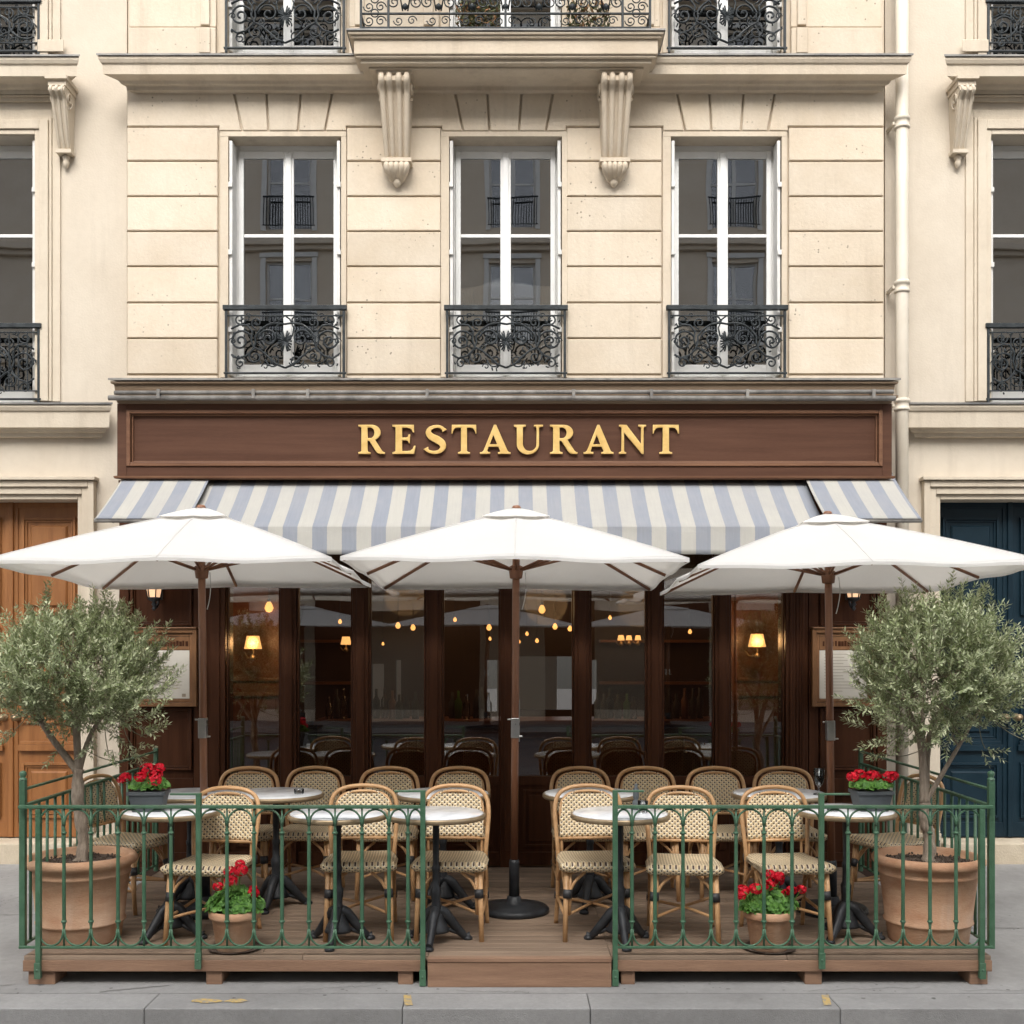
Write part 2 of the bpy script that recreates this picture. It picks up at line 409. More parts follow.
def blob(mb, cx, cy, rx, ry, rot=0, z=.004, n=14):
    pts = []
    for k in range(n):
        a = 2*pi*k/n; q = 1+R.uniform(-.22,.22); x, y = rx*q*cos(a), ry*q*sin(a)
        pts.append((cx+x*cos(rot)-y*sin(rot), cy+x*sin(rot)+y*cos(rot), z))
    i = mb.vs(pts); mb.fc(range(i, i+n))
def path_strip(mb, pts, w, z):
    P = [Vector((p[0], p[1])) for p in pts]
    for a, b in zip(P, P[1:]):
        d = (b-a).normalized(); n = Vector((-d.y, d.x))*w/2
        za = z+max(0, (a.y-6.27))*.0438; zb = z+max(0, (b.y-6.27))*.0438
        i = mb.vs([(a.x-n.x,a.y-n.y,za),(b.x-n.x,b.y-n.y,zb),(b.x+n.x,b.y+n.y,zb),(a.x+n.x,a.y+n.y,za)]); mb.fc((i,i+1,i+2,i+3))
g = MB()
def jit(a, b, n, am):
    return [(a[0]+(b[0]-a[0])*k/n+R.uniform(-am,am), a[1]+(b[1]-a[1])*k/n+R.uniform(-am,am)) for k in range(n+1)]
for a, b in (((-2.78,6.40),(-3.2,6.28)),((-5,7.8),(-2.9,7.82)),((2.9,7.5),(6,7.5)),((-1.9,6.39),(-2.25,6.28)),((-4.2,6.3),(-5.6,9.2)),((4.0,6.3),(5.0,9.2))):
    path_strip(g, jit(a, b, 14, .006), .008, .004)
struct('pavement_joint', g, 'joint')
g = MB()
for (a, b) in (((-1.2,6.30),(-.75,6.39)),((1.6,6.29),(2.25,6.36)),((3.1,6.4),(4.3,6.9)),((-4.6,6.6),(-3.4,7.1)),((-3.6,8.2),(-3.1,9.1)),((2.45,6.31),(3.3,6.29)),((-.3,6.30),(.1,6.27))):
    path_strip(g, jit(a, b, 16, .016), .004, .004)
struct('pavement_crack', g, 'joint')
g = MB()
for k in range(26):
    xx, yy = R.uniform(-4.6,4.6), R.choice((R.uniform(6.03,6.24), R.uniform(6.29,6.36)))
    blob(g, xx, yy, R.uniform(.006,.016), R.uniform(.005,.012), z=.0042, n=8)
struct('pavement_stain', g, 'joint')
g = MB()
blob(g, X(206,6.1), 6.12, .075, .035); blob(g, X(236,6.1), 6.12, .06, .03)
for px, s_ in ((406, -.1), (830, .35)):
    a = X(px, 6.13); i = g.vs([(a-.022,6.22,.004),(a+.018,6.225,.004),(a+.03-s_*.13,6.045,.004),(a-.012-s_*.13,6.04,.004)]); g.fc((i,i+1,i+2,i+3))
struct('kerb_marking', g, 'yellow')

# ------------------------------------------------------------------ ironwork
def spiral(cx, cz, r0, r1, turns, a0, n=26, s=1):
    out = []
    for k in range(n+1):
        t = k/n; a = a0 + s*turns*2*pi*t; r = r0+(r1-r0)*t**.8
        out.append((cx+r*cos(a), cz+r*sin(a)))
    return out
def ironwork(W, H):
    hw = W/2; P = []
    for s in (1, -1):
        def add(pts, r=.0055): P.append(([(s*x, z) for x, z in pts], r))
        u, v = hw/.46, H/.50
        def sp(cx, cz, r0, r1, tn, a0, d=1, r=.0055): add([(x, z) for x, z in spiral(cx*u, cz*v, r0*u, r1*u, tn, a0, 30, d)], r)
        sp(.355,.25,.095,.012,1.7,pi*.9,-1,.0075); sp(.13,.27,.085,.012,1.5,0,1,.0065)
        sp(.235,.12,.065,.01,1.5,pi*.5,-1); sp(.36,.43,.05,.01,1.4,pi,1); sp(.36,.07,.05,.01,1.4,pi,-1)
        sp(.225,.40,.05,.01,1.4,pi*1.5,1); sp(.10,.42,.045,.01,1.3,pi,-1); sp(.09,.09,.06,.01,1.5,0,-1)
        sp(.42,.25,.03,.008,1.2,0,1,.004); sp(.19,.20,.03,.006,1.2,2,1,.004); sp(.29,.46,.022,.006,1,0,1,.004); sp(.16,.04,.03,.006,1,0,1,.004)
        add([(x*u, z*v) for x, z in [(.0,.39),(.06,.40),(.14,.385),(.20,.34),(.24,.29),(.235,.24),(.26,.18),(.31,.13),(.38,.11),(.43,.14)]], .0075)
        add([(x*u, z*v) for x, z in [(.0,.03),(.07,.06),(.13,.12),(.19,.17),(.25,.20),(.27,.26),(.26,.33),(.30,.38),(.36,.385),(.43,.35)]], .0075)
        add([(x*u, z*v) for x, z in [(.02,.25),(.06,.30),(.07,.36),(.04,.43),(.0,.46)]], .006)
        for k in range(9):
            a = -1.2+2.4*k/8; add([(0, .25*v), (.055*u*cos(a), .25*v+.055*u*sin(a)*1.6)], .006)
        for k in range(46):
            x, z = R.uniform(.03,.44)*u, R.uniform(.03,.47)*v; a = R.uniform(0, 6.28); l = R.uniform(.014,.034)
            add([(x, z), (x+l*.5*cos(a)-.006*sin(a), z+l*.5*sin(a)), (x+l*cos(a+.3), z+l*sin(a+.3))], .0055)
    return P
def railing(px0, px1, py0, py1, Yr, parent, dense=True, bars=False, name='balcony_railing'):
    x0, x1, z1, z0 = X(px0,Yr), X(px1,Yr), Z(py0,Yr), Z(py1,Yr)
    f = MB(); f.box(x0-.015, x1+.015, Yr-.022, Yr+.022, z1-.025, z1+.012)
    f.box(x0-.01, x1+.01, Yr-.012, Yr+.012, z0, z0+.014)
    for xx in (x0+.01, x1-.01): f.box(xx-.010, xx+.010, Yr-.0105, Yr+.0105, z0-.03, z1-.026)
    if dense: f.box(x0+.02, x1-.02, Yr-.007, Yr+.007, z1-.075, z1-.064)
    else:
        f.box(x0+.02, x1-.02, Yr-.007, Yr+.007, z1-.065, z1-.055); f.box(x0+.02, x1-.02, Yr-.007, Yr+.007, z0+.07, z0+.08)
        k = x0+.045
        while k < x1-.03: f.box(k-.005, k+.005, Yr-.006, Yr+.006, z0+.081, z1-.066); k += .075
    fr = f.build(name, 'iron', parent, bevel=.003)
    s = MB(); W = x1-x0-.04; H = (z1-z0)-.05; cx = (x0+x1)/2
    for pts, r in ironwork(W, H):
        oy = R.uniform(-.004,.004)
        s.tube([(cx+x, Yr+oy, z0+.02+z) for x, z in pts], r*1.15, 5, sq=1.2)
    s.build('scrollwork', 'iron', fr)
    return fr

# ------------------------------------------------------------------ windows of the upper floors
def window(x0, x1, z0, z1, Yw, parent, rec=.20, transom=None, curtain=True, shut=True):
    y = Yw+rec
    f = MB(); f.frame(x0, x1, z0, z1, .045, y-.02, y+.05, wt=.05, wb=.05)
    cx = (x0+x1)/2
    for a, b in ((x0+.045, cx-.001), (cx+.001, x1-.045)):
        f.frame(a, b, z0+.05, z1-.05, .042, y-.032, y+.01, wt=.06, wb=.10)
    f.box(cx-.024, cx+.024, y-.046, y-.032, z0+.06, z1-.07)
    tz = transom if transom is not None else z0+(z1-z0)*.585
    for a, b in ((x0+.087, cx-.043), (cx+.043, x1-.087)): f.box(a, b, y-.026, y+.004, tz-.014, tz+.014)
    w = f.build('window', 'white', parent, bevel=.004)
    gl = MB()
    for a, b in ((x0+.085, cx-.041), (cx+.041, x1-.085)):
        for c, d in ((z0+.14, tz-.012), (tz+.012, z1-.105)): gl.box(a, b, y-.016, y-.012, c, d)
    gl.build('pane', 'glass_up', w)
    s = MB(); s.box(x0-.0, x1+.0, y-.15, y-.021, z0-.03, z0+.012); s.box(x0+.03, x1-.03, y-.20, y-.15, z0-.03, z0-.006)
    s.build('sill', 'shutter', w, bevel=.004)
    if shut:
        for a, sg in ((x0+.006, 1), (x1-.006-.03, 1)):
            s = MB(); s.box(a, a+.026, Yw+.015, y-.052, z0+.03, z1-.03)
            s.build('shutter', 'shutter', w, bevel=.003)
        for a in (x0+.018, x1-.018):
            for q in (.2, .52, .8):
                h = MB(); h.box(a-.016, a+.016, Yw-.006, Yw+.014, z0+(z1-z0)*q-.02, z0+(z1-z0)*q+.02)
                h.build('hinge', 'shutter', w, bevel=.003)
    if curtain:
        c = MB()
        for a, b in ((x0+.05, x0+.20), (x1-.22, x1-.05)):
            n = 24; i = len(c.v)
            for k in range(n+1):
                xx = a+(b-a)*k/n; yy = y+.12+.018*sin(k*1.9)
                c.v += [(xx, yy, z0+.06), (xx*.9+(x0 if a < cx else x1)*.1, yy, z1-.06)]
            for k in range(n): c.fc((i+2*k, i+2*k+2, i+2*k+3, i+2*k+1), 0, True)
        c.build('curtain', 'curtain', w, fix=False)
    return w

# ------------------------------------------------------------------ the restaurant building
YW = 9.30
kz = lambda py: Z(py, YW); kx = lambda px: X(px, YW)
B = thing('stone_building', 'cream ashlar building with three tall windows above the restaurant front', 'building', (kx(506), YW, .135))
WX = [(228, 341), (449, 562), (671, 782)]
dz = kz(0)-kz(325)
ops = []
for a, b in WX:
    ops.append((kx(a), kx(b), kz(377), kz(136))); ops.append((kx(a), kx(b), kz(377)+dz, kz(136)+dz))
ZTOP = kz(136)+dz+1.0
w = MB(); openings(w, kx(127), kx(885), Z(395, YW), ZTOP, YW+.028, YW+.27, ops)
# window surrounds, nearly flush with the blocks
for a, b in WX:
    for q in (0, dz):
        w.box(kx(a-8), kx(a), YW+.006, YW+.028, kz(377)+q, kz(131)+q); w.box(kx(b), kx(b+5), YW+.006, YW+.028, kz(377)+q, kz(131)+q)
        w.box(kx(a-8), kx(b+5), YW+.004, YW+.028, kz(136)+q, kz(131.2)+q) if q == 0 else None
w.build('wall', 'stone_trim', B)
b_ = MB(); rows = [126.8, 161, 196.3, 231.2, 266.4, 302.6, 338.3, 374.5]
for a, b in ((127,218),(347,441),(567,662),(789,884)):
    for r0, r1 in zip(rows, rows[1:]):
        g0, g1 = kz(r1)+.006, kz(r0)-.006
        b_.prism([(kx(a)+.0, g0), (kx(b)-.004, g0), (kx(b)-.004, g1), (kx(a), g1)], YW, YW+.03, .006)
    b_.box(kx(a), kx(b)-.004, YW+.002, YW+.028, kz(392), kz(375.5))
tops = [(127,88)]
cuts = []
for a, b in WX:
    o = a-228
    cuts += [((233+o,88),(242+o,130.5)), ((266+o,88),(268.5+o,130.5)), ((301+o,88),(298+o,130.5)), ((333+o,88),(325+o,130.5))]
e = 1.0
for k in range(3):
    c = cuts[4*k:4*k+4]
    for p, q in zip(c, c[1:]):
        b_.ppoly([(p[0][0]+e,88),(q[0][0]-e,88),(q[1][0]-e,130.5),(p[1][0]+e,130.5)], YW, YW, YW+.03, .006)
for k in range(4):
    l = cuts[4*k-1] if k else None; r = cuts[4*k] if k < 3 else None
    pa, pb = ((127,218),(347,441),(567,662),(789,884))[k]
    poly = []
    poly += [(l[0][0]+e,88)] if l else [(127,88)]
    poly += [(r[0][0]-e,88),(r[1][0]-e,130.5),(pb+1,130.5),(pb+1,126)] if r else [(884,88),(884,126)]
    poly += [(pa-1,126),(pa-1,130.5),(l[1][0]+e,130.5)] if l else [(127,126)]
    b_.ppoly(poly, YW, YW, YW+.03, .006)
b_.build('ashlar_facing', 'stone', B)
# upper storey: plinth band, pilaster strips, panels
u = MB()
for a, b in ((127,218),(347,441),(567,662),(789,884)):
    u.box(kx(a+2), kx(b-2), YW-.012, YW+.028, kz(55), kz(28))
    u.box(kx(a+2), kx(b-2), YW+.004, YW+.028, kz(26.5), ZTOP-.3)
    for q in ((b-17, b-8),) if a == 127 else ((a+8, a+17),) if a > 700 else ((a+8, a+17), (b-17, b-8)):
        u.box(kx(q[0]), kx(q[1]), YW-.022, YW-.0125 if False else YW+.003, kz(26), ZTOP-.3); u.box(kx(q[0]-1), kx(q[1]+1), YW-.030, YW-.0125, kz(54.5), kz(29))
u.build('upper_facing', 'stone', B, bevel=.006)
def cornice_prof(Yw, zt, pr=.22, h=.19):
    return [(Yw+.02, zt-h), (Yw-.05, zt-h), (Yw-.055, zt-h+.03), (Yw-.085, zt-h+.036), (Yw-.10, zt-h+.055), (Yw-pr+.03, zt-h+.062),
            (Yw-pr+.025, zt-.055), (Yw-pr+.012, zt-.045), (Yw-pr, zt-.02), (Yw-pr, zt), (Yw+.02, zt+.012)]
zc = Z(56, YW-.22)
def cornice(parent, Yw, zt, x0, x1, m, r0=True, r1=True, pr=.22, h=.19, name='cornice'):
    c = MB(); c.profx(cornice_prof(Yw, zt, pr, h), x0, x1, Yw, r0, r1); o = c.build(name, m, parent)
    l = MB(); l.profx([(Yw+.01, zt+.013), (Yw-pr-.012, zt+.002), (Yw-pr-.012, zt+.016), (Yw+.01, zt+.03)], x0, x1, Yw, r0, r1); l.build('lead_flashing', 'lead', o)
    return o
cornice(B, YW, zc, kx(124)+.09, kx(886)-.09, 'stone_trim')
cornice(B, YW, ZTOP+.14, kx(127), kx(885), 'stone_trim', pr=.35, h=.3)
# balcony
bx0, bx1, YB = X(348,8.84), X(664,8.84), 8.84
zb = Z(31, YB)
c = MB(); pr = YW-YB
prof = [(YW+.02, zb-.24), (YB+.20, zb-.235), (YB+.085, zb-.19), (YB+.06, zb-.165), (YB+.045, zb-.15), (YB+.035, zb-.05), (YB+.02, zb-.03), (YB, zb-.018), (YB, zb), (YW+.02, zb+.006)]
def prof_side(mb, prof, x0, x1):
    n = len(prof)
    a = mb.vs([(x0+(y-YB)*.55, y, z) if y < YW else (x0+.06, y, z) for y, z in prof]); b = mb.vs([(x1-(y-YB)*.55, y, z) if y < YW else (x1-.06, y, z) for y, z in prof])
    for i in range(n-1): mb.fc((a+i, a+i+1, b+i+1, b+i))
    mb.fc((a+n-1, a, b, b+n-1)); mb.fc([a+n-1-i for i in range(n)]); mb.fc([b+i for i in range(n)])
c.profx([(y, z) for y, z in prof], bx0+.02, bx1-.02, YB+.03, True, True) if False else None
# slab in stepped courses
def course(z0, z1, o, yb=YW+.02): c.box(bx0+o, bx1-o, YB+o, yb, z0, z1)
course(zb-.022, zb, 0); course(zb-.042, zb-.0225, .018); course(zb-.155, zb-.0425, .04); course(zb-.175, zb-.1555, .055); course(zb-.205, zb-.1755, .085)
c.box(bx0+.14, bx1-.14, YB+.14, YW+.02, zb-.225, zb-.2055)
bo = c.build('balcony', 'stone_trim', B, bevel=.006)
c = MB(); c.frame(X(425,9.0), X(587,9.0), 0, 1, .01, 0, 1) if False else None
c = MB(); c.box(bx0-.012, bx1+.012, YB-.012, YW-.02, zb+.001, zb+.014); c.build('lead_flashing', 'lead', bo)
# balcony railing (front and returns)
def balcony_rail():
    Y = 8.90; x0, x1 = X(361,Y), X(650,Y); z0 = zb+.05; z1 = z0+.92
    f = MB()
    for z, h, d in ((z0,.012,.01),(z0+.11,.012,.009),(z1,.022,.02),(z1-.10,.012,.009)):
        f.box(x0, x1, Y-d, Y+d, z, z+h)
        for xx in (x0, x1): f.box(xx-d*.9, xx+d*.9, Y+d+.001, YW-.02, z+.0005, z+h-.0005)
    for xx in [x0, x1]+[x0+(x1-x0)*t for t in (.095, .50, .905)]: f.box(xx-.009, xx+.009, Y-.012, Y+.012, zb+.015, z1)
    r = f.build('balcony_railing', 'iron', B, bevel=.002)
    s = MB(); n = 7; W = (x1-x0)*.81/n
    for k in range(n):
        cx = x0+(x1-x0)*.095+W*(k+.5)
        for sg in (1,-1):
            s.tube([(cx+sg*x, Y+R.uniform(-.001,.001), z0+.12+z) for x, z in spiral(W*.24, .16, .12, .015, 1.5, pi*1.1, 24, -1)], .006, 5)
            s.tube([(cx+sg*x, Y, z0+.12+z) for x, z in spiral(W*.24, .55, .12, .015, 1.5, pi*.9, 24, 1)], .006, 5)
            s.tube([(cx+sg*.02, Y+.003, z0+.14), (cx+sg*W*.22, Y+.003, z0+.36), (cx+sg*.02, Y+.003, z0+.66)], .006, 5)
        s.lathe([(0,-.03),(.022,-.01),(.022,.01),(0,.03)], (cx, Y, z0+.17), 8)
        for sg in (1,-1):
            s.tube([(cx+sg*x, Y+.002*sg, z0+.12+z) for x, z in spiral(W*.34, .085, .055, .010, 1.5, pi*.5, 22, sg)], .0055, 5)
            s.tube([(cx+sg*x, Y-.003*sg, z0+z) for x, z in spiral(W*.20, .062, .040, .010, 1.3, 0, 18, sg)], .0045, 5)
    for xx in (x0+(x1-x0)*.0475, x1-(x1-x0)*.0475):
        for zz in (.06, .17, .30, .43, .56, .69):
            for sg in (1,-1): s.tube([(xx+sg*x, Y+R.uniform(-.002,.002), z0+.0+zz+z) for x, z in spiral(.045, 0, .045, .01, 1.4, 0, 18, sg)], .005, 5)
            s.tube([(xx+x, Y, z0+zz+.06+z) for x, z in spiral(0, 0, .03, .03, 1, 0, 14)], .005, 5)
    k = x0+(x1-x0)*.095; 
    s.build('scrollwork', 'iron', r)
balcony_rail()
# consoles under the balcony
def console(parent, pxc, py0, py1, hw, Yf, Yw, m, bulb=True):
    kf = lambda p: X(p, Yf); cxx = kf(pxc); z1, z0 = Z(py0, Yf), Z(py1, Yf); H = z1-z0
    c = MB(); Dp = Yw-Yf; n = 30
    c.box(cxx-hw*1.35, cxx+hw*1.35, Yf-.03, Yw+.0, z1-.0, z1+.028); c.box(cxx-hw*1.12, cxx+hw*1.12, Yf-.005, Yw, z1-(.085 if bulb else .045), z1-.0005)
    def depth(t):    # protrusion along the scroll, t from top to bottom
        return Dp*(.98-.10*t) if t < .12 else Dp*(.98*(1-t)**.85*.72+.27)
    path = []
    for k in range(n+1):
        t = k/n; path.append((t, depth(t)+(.03*sin(min(1,t/.18)*pi) if t < .18 else 0)))
    hb = H*(.61 if bulb else .70)
    zt = z1-(.086 if bulb else .046)
    for k in range(n):
        (t0, d0), (t1, d1) = path[k], path[k+1]
        w0, w1 = hw*(1-.22*t0), hw*(1-.22*t1); za, zb_ = zt-t0*hb, zt-t1*hb
        i = c.vs([(cxx-w0,Yw-d0,za),(cxx+w0,Yw-d0,za),(cxx+w1,Yw-d1,zb_),(cxx-w1,Yw-d1,zb_),(cxx-w0,Yw+.0,za),(cxx+w0,Yw,za),(cxx+w1,Yw,zb_),(cxx-w1,Yw,zb_)])
        c.fc((i,i+3,i+2,i+1)); c.fc((i,i+4,i+7,i+3)); c.fc((i+1,i+2,i+6,i+5))
    for q in (-.80,-.30,.30,.80) if hw > .1 else (-.7,0,.7):
        pts = [(cxx+q*hw*(1-.22*t), Yw-d-.002, zt-t*hb) for t, d in path]
        c.tube(pts, [hw*.20*(1-.25*t) for t, d in path], 8)
    for q in (-1.02, 1.02):   # side volutes
        pts = [(cxx+q*hw, Yw-Dp*.62-x*Dp*.30, zt-.075-z*.07) for x, z in spiral(0,0,1,.15,1.6,pi*.5,22)]
        c.tube(pts, .010, 5)
    wb = hw*.86; ze = zt-hb
    c.box(cxx-wb*1.12, cxx+wb*1.12, Yw-Dp*.42, Yw, ze-.03, ze)
    if bulb:
        for q in (-.75,-.38,0,.38,.75):
            c.tube(cat_([(cxx+q*wb, Yw-.02, ze-.03),(cxx+q*wb, Yw-Dp*.36, ze-.045),(cxx+q*wb*.95, Yw-Dp*.34, ze-.09),(cxx+q*wb*.5, Yw-Dp*.12, ze-.135),(cxx+q*wb*.3, Yw-.0, ze-.14)], 4), wb*.22, 8)
        c.lathe([(.0,-.05),(.022,-.035),(.035,-.01),(.03,.02),(.0,.03)], (cxx, Yw-.03, ze-.155), 10)
    else:
        c.lathe([(.0,-.07),(.02,-.05),(.028,-.02),(.022,.0),(.035,.025),(.02,.04)], (cxx, Yw-.03, ze-.07), 8)
    c.build('console', m, parent)
console(B, 394, 63, 184, .125, 9.0, YW, 'stone_trim'); console(B, 617, 63, 184, .125, 9.0, YW, 'stone_trim')
for k, (a, b) in enumerate(WX):
    window(kx(a), kx(b), kz(378), kz(136), YW, B, transom=Z(237, YW+.2), rec=.2)
    window(kx(a), kx(b), kz(378)+dz, kz(136)+dz, YW, B, transom=Z(237, YW+.2)+dz, shut=True)
    railing(a-3, b+4, 307, 374, 9.26, B)
    if k != 1: railing(a-3, b+4, 307-325, 49, 9.26, B)
# closed shell behind the facade
s = MB(); xl, xr = kx(127)+.0, kx(885)
s.box(xl, xr, 12.6, 12.8, 3.7, ZTOP); s.box(xl, xr, YW+.02, 12.8, ZTOP+.155, ZTOP+.3)
s.box(xl, xr, YW+.271, 12.6, 3.62, 3.72); s.box(xl, xr, YW+.271, 12.6, kz(390)+dz-.05, kz(390)+dz+.02)
s.box(xl-.2, xl-.001, YW+.3, 12.8, .1, ZTOP); s.box(xr+.001, xr+.2, YW+.3, 12.8, .1, ZTOP)
for px in (395, 617): s.box(kx(px), kx(px)+.1, YW+.272, 12.6, 3.73, ZTOP)
s.build('interior_wall', 'room_in', B)
# dry planters behind the balcony railing
for px in (478, 589):
    t = thing('window_box', 'dark window box of dry plants behind the balcony railing, %s from the orange door side' % ('first' if px < 500 else 'second'), 'planter', (X(px,9.1), 9.12, zb+.015), 0, 'window boxes on the balcony')
    p = MB(); p.box(-.17,.17,-.07,.07,0,.13); p.build('box', 'redbrown', t, world=False, bevel=.01)
    f = MB()
    for k in range(420):
        c0 = Vector((R.uniform(-.17,.17), R.uniform(-.07,.07), R.uniform(.12,.36))); d = Vector((R.uniform(-1,1),R.uniform(-1,1),R.uniform(-1,1))).normalized(); e_ = d.orthogonal().normalized()*.012; d = d*.028
        i = f.vs([c0-d, c0+e_, c0+d, c0-e_]); f.fc((i,i+1,i+2,i+3), 0 if R.random() < .7 else 1)
    f.build('foliage', ['dryleaf','redbrown'], t, world=False, fix=False)

# ------------------------------------------------------------------ neighbouring buildings
YN = 9.44; nx = lambda p: X(p, YN); nz = lambda p: Z(p, YN)
def neighbour(sign, label, doorname, doormat, name):
    # sign -1: the building on one side, +1: on the other. Pixel columns are mirrored by hand
    if sign < 0:
        T = thing(name, label, 'building', (nx(-60), YN, .135))
        wall = (-480, 127); win = (-76, 36); door = (-52, 79); cor = (-180, 60); cons = 57; sill = (-180, 99); sur = (-70, 97)
    else:
        T = thing(name, label, 'building', (nx(1100), YN, .135))
        wall = (885, 1500); win = (990, 1101); door = (939, 1080); cor = (964, 1200); cons = 967; sill = (918, 1200); sur = (921, 1100)
    x0, x1 = nx(wall[0]), nx(wall[1])
    ops = [(nx(win[0]), nx(win[1]), nz(403), nz(136)), (nx(win[0]), nx(win[1]), nz(403)+dz+.05, nz(136)+dz), (nx(door[0]), nx(door[1]), .0, nz(500))]
    w = MB(); openings(w, x0, x1, .0, ZTOP-.4, YN, YN+.3, ops); w.build('wall', 'render', T)
    # moulded surround of window
    f = MB()
    for q in (0, dz):
        zb0, zt0 = nz(402)+q, nz(136)+q
        for o, wd, th in ((0, 5, .03), (5, 9, .045), (14, 3, .03), (17, 8, .018)):
            f.box(nx(win[0]-o-wd), nx(win[0]-o)-.001, YN-th, YN-.0005, zb0, zt0+o*.0082+wd*.0082)
            f.box(nx(win[1]+o)+.001, nx(win[1]+o+wd), YN-th, YN-.0005, zb0, zt0+o*.0082+wd*.0082)
            f.box(nx(win[0]-o)-.001, nx(win[1]+o)+.001, YN-th, YN-.0005, zt0+o*.0082+.0015, zt0+o*.0082+wd*.0082)
        if q: 
            for s_ in (win[0]-30, win[1]+4): f.box(nx(s_), nx(s_+26), YN-.055, YN-.0455, nz(375)+q, nz(363)+q)
    zf = nz(136)+.27
    f.box(nx(win[0]-26), nx(win[1]+26), YN-.03, YN-.0005, zf+.0, zf+.05); f.box(nx(win[0]-24), nx(win[1]+24), YN-.05, YN-.0305, zf+.03, zf+.045)
    f.build('window_surround', 'render_trim', T, bevel=.004)
    cornice(T, YN, Z(57, YN-.25), nx(cor[0]), nx(cor[1]), 'render_trim', r0=sign>0, r1=sign<0, pr=.25, h=.20)
    cornice(T, YN, Z(403, YN-.22), nx(sill[0]), nx(sill[1]), 'render_trim', r0=sign>0, r1=sign<0, pr=.16, h=.24, name='string_course')
    console(T, cons, 80, 160, .065, 9.22, YN, 'render_trim', bulb=False)
    window(nx(win[0]), nx(win[1]), nz(404), nz(136), YN, T, transom=Z(237, YN+.2), curtain=True)
    window(nx(win[0]), nx(win[1]), nz(404)+dz+.05, nz(136)+dz, YN, T, transom=Z(237, YN+.2)+dz)
    railing(win[0]-3, win[1]+4, 325, 400, 9.40, T, dense=False); railing(win[0]-3, win[1]+4, 325-325, 52, 9.40, T, dense=False)
    # door surround and door
    f = MB(); zt = nz(500)
    for o, wd, th in ((0, 5, .03), (5, 7, .055), (12, 6, .075)):
        for a, b in ((door[0]-o-wd, door[0]-o), (door[1]+o, door[1]+o+wd)):
            f.box(nx(a)+.0005, nx(b)-.0005, YN-th, YN-.0005, .145+.23, zt+(o+wd)*.0082)
        f.box(nx(door[0]-o)+.0, nx(door[1]+o), YN-th, YN-.0005, zt+o*.0082+.001, zt+(o+wd)*.0082)
    f.box(nx(door[0]-20), nx(door[1]+20), YN-.10, YN-.0005, zt+18.5*.0082, zt+22*.0082)
    f.build('door_surround', 'render_trim', T, bevel=.004)
    s = MB(); s.box(x0, nx(door[0])-.0, YN-.06, YN-.001, .08, .375); s.box(nx(door[1]), x1, YN-.0595, YN-.001, .08, .375); s.build('plinth', 'plinth', T, bevel=.008)
    s = MB(); s.box(nx(door[0])-.0+.002, nx(door[1])-.002, YN-.12, YN+.3, .08, .30); s.build('doorstep', 'plinth', T, bevel=.01)
    dY = YN+.17; a0, a1 = nx(door[0]), nx(door[1]); cx = X(12 if sign < 0 else 1009, dY)
    z0, z1 = .31, nz(498)
    for a, b in ((a0+.002, cx-.004), (cx+.004, a1-.002)):
        d = MB(); d.box(a, b, dY, dY+.05, z0, z1)
        st = .085
        panels = [(z0+.16, z0+.62), (z0+.95 if sign < 0 else z0+.80, z0+1.75), (z0+1.85, z1-.14)]
        for q0, q1 in panels:
            if q1-q0 < .1: continue
            d.frame(a+st, b-st, q0, q1, .022, dY-.022, dY-.0005); d.frame(a+st+.028, b-st-.028, q0+.028, q1-.028, .012, dY-.012, dY-.0005)
            d.prism([(a+st+.07, q0+.07), (b-st-.07, q0+.07), (b-st-.07, q1-.07), (a+st+.07, q1-.07)], dY-.018, dY-.0005, .014)
        d.frame(a, b, z0, z1, .05, dY-.010, dY-.0005, wt=.06, wb=.12)
        zz = z0+.72; 
        d.box(a+.06, b-.06, dY-.035, dY-.0105, zz, zz+.05); d.box(a+.075, b-.075, dY-.028, dY-.0105, zz+.051, zz+.08)
        dd = d.build(doorname, doormat, T, bevel=.005)
        h = MB(); hx = (b-.05) if a < cx-.1 else (a+.05)
        h.lathe([(.0,0),(.03,.0),(.03,.012),(.012,.02),(.012,.05),(.028,.06),(.03,.075),(.0,.09)], (0,0,0), 16); h.xf(Matrix.Translation((hx, dY-.01, z0+1.0)) @ Matrix.Rotation(pi/2, 4, 'X'))
        h.build('door_knob', 'rim', dd)
    m = MB(); m.box(cx-.02, cx+.02, dY-.028, dY-.0, z0, z1); m.build('meeting_post', doormat, T, bevel=.006)
    s = MB(); s.box(x0, x1, 12.6, 12.8, .0, ZTOP-.4); s.box(x0, x1, YN+.301, 12.8, ZTOP-.399, ZTOP-.3); s.box(x0, x1, YN+.301, 12.6, 3.3, 3.4); s.box(x0, x1, YN+.301, 12.6, 6.2, 6.3)
    s.box(x0-.1, x0+.0-.001, YN, 12.8, 0, ZTOP-.4) if sign < 0 else s.box(x1+.001, x1+.1, YN, 12.8, 0, ZTOP-.4)
    s.box(x0, x1, YN+.40, YN+.45, .0, 3.29)
    s.build('interior_wall', 'room_in', T)
    return T
neighbour(-1, 'pale plastered building with orange brown double doors beside the stone building', 'wooden_door', 'wood_door', 'plastered_building')
neighbour(1, 'pale plastered building with dark blue double doors behind the downpipe', 'blue_door', 'blue_door', 'plastered_building')

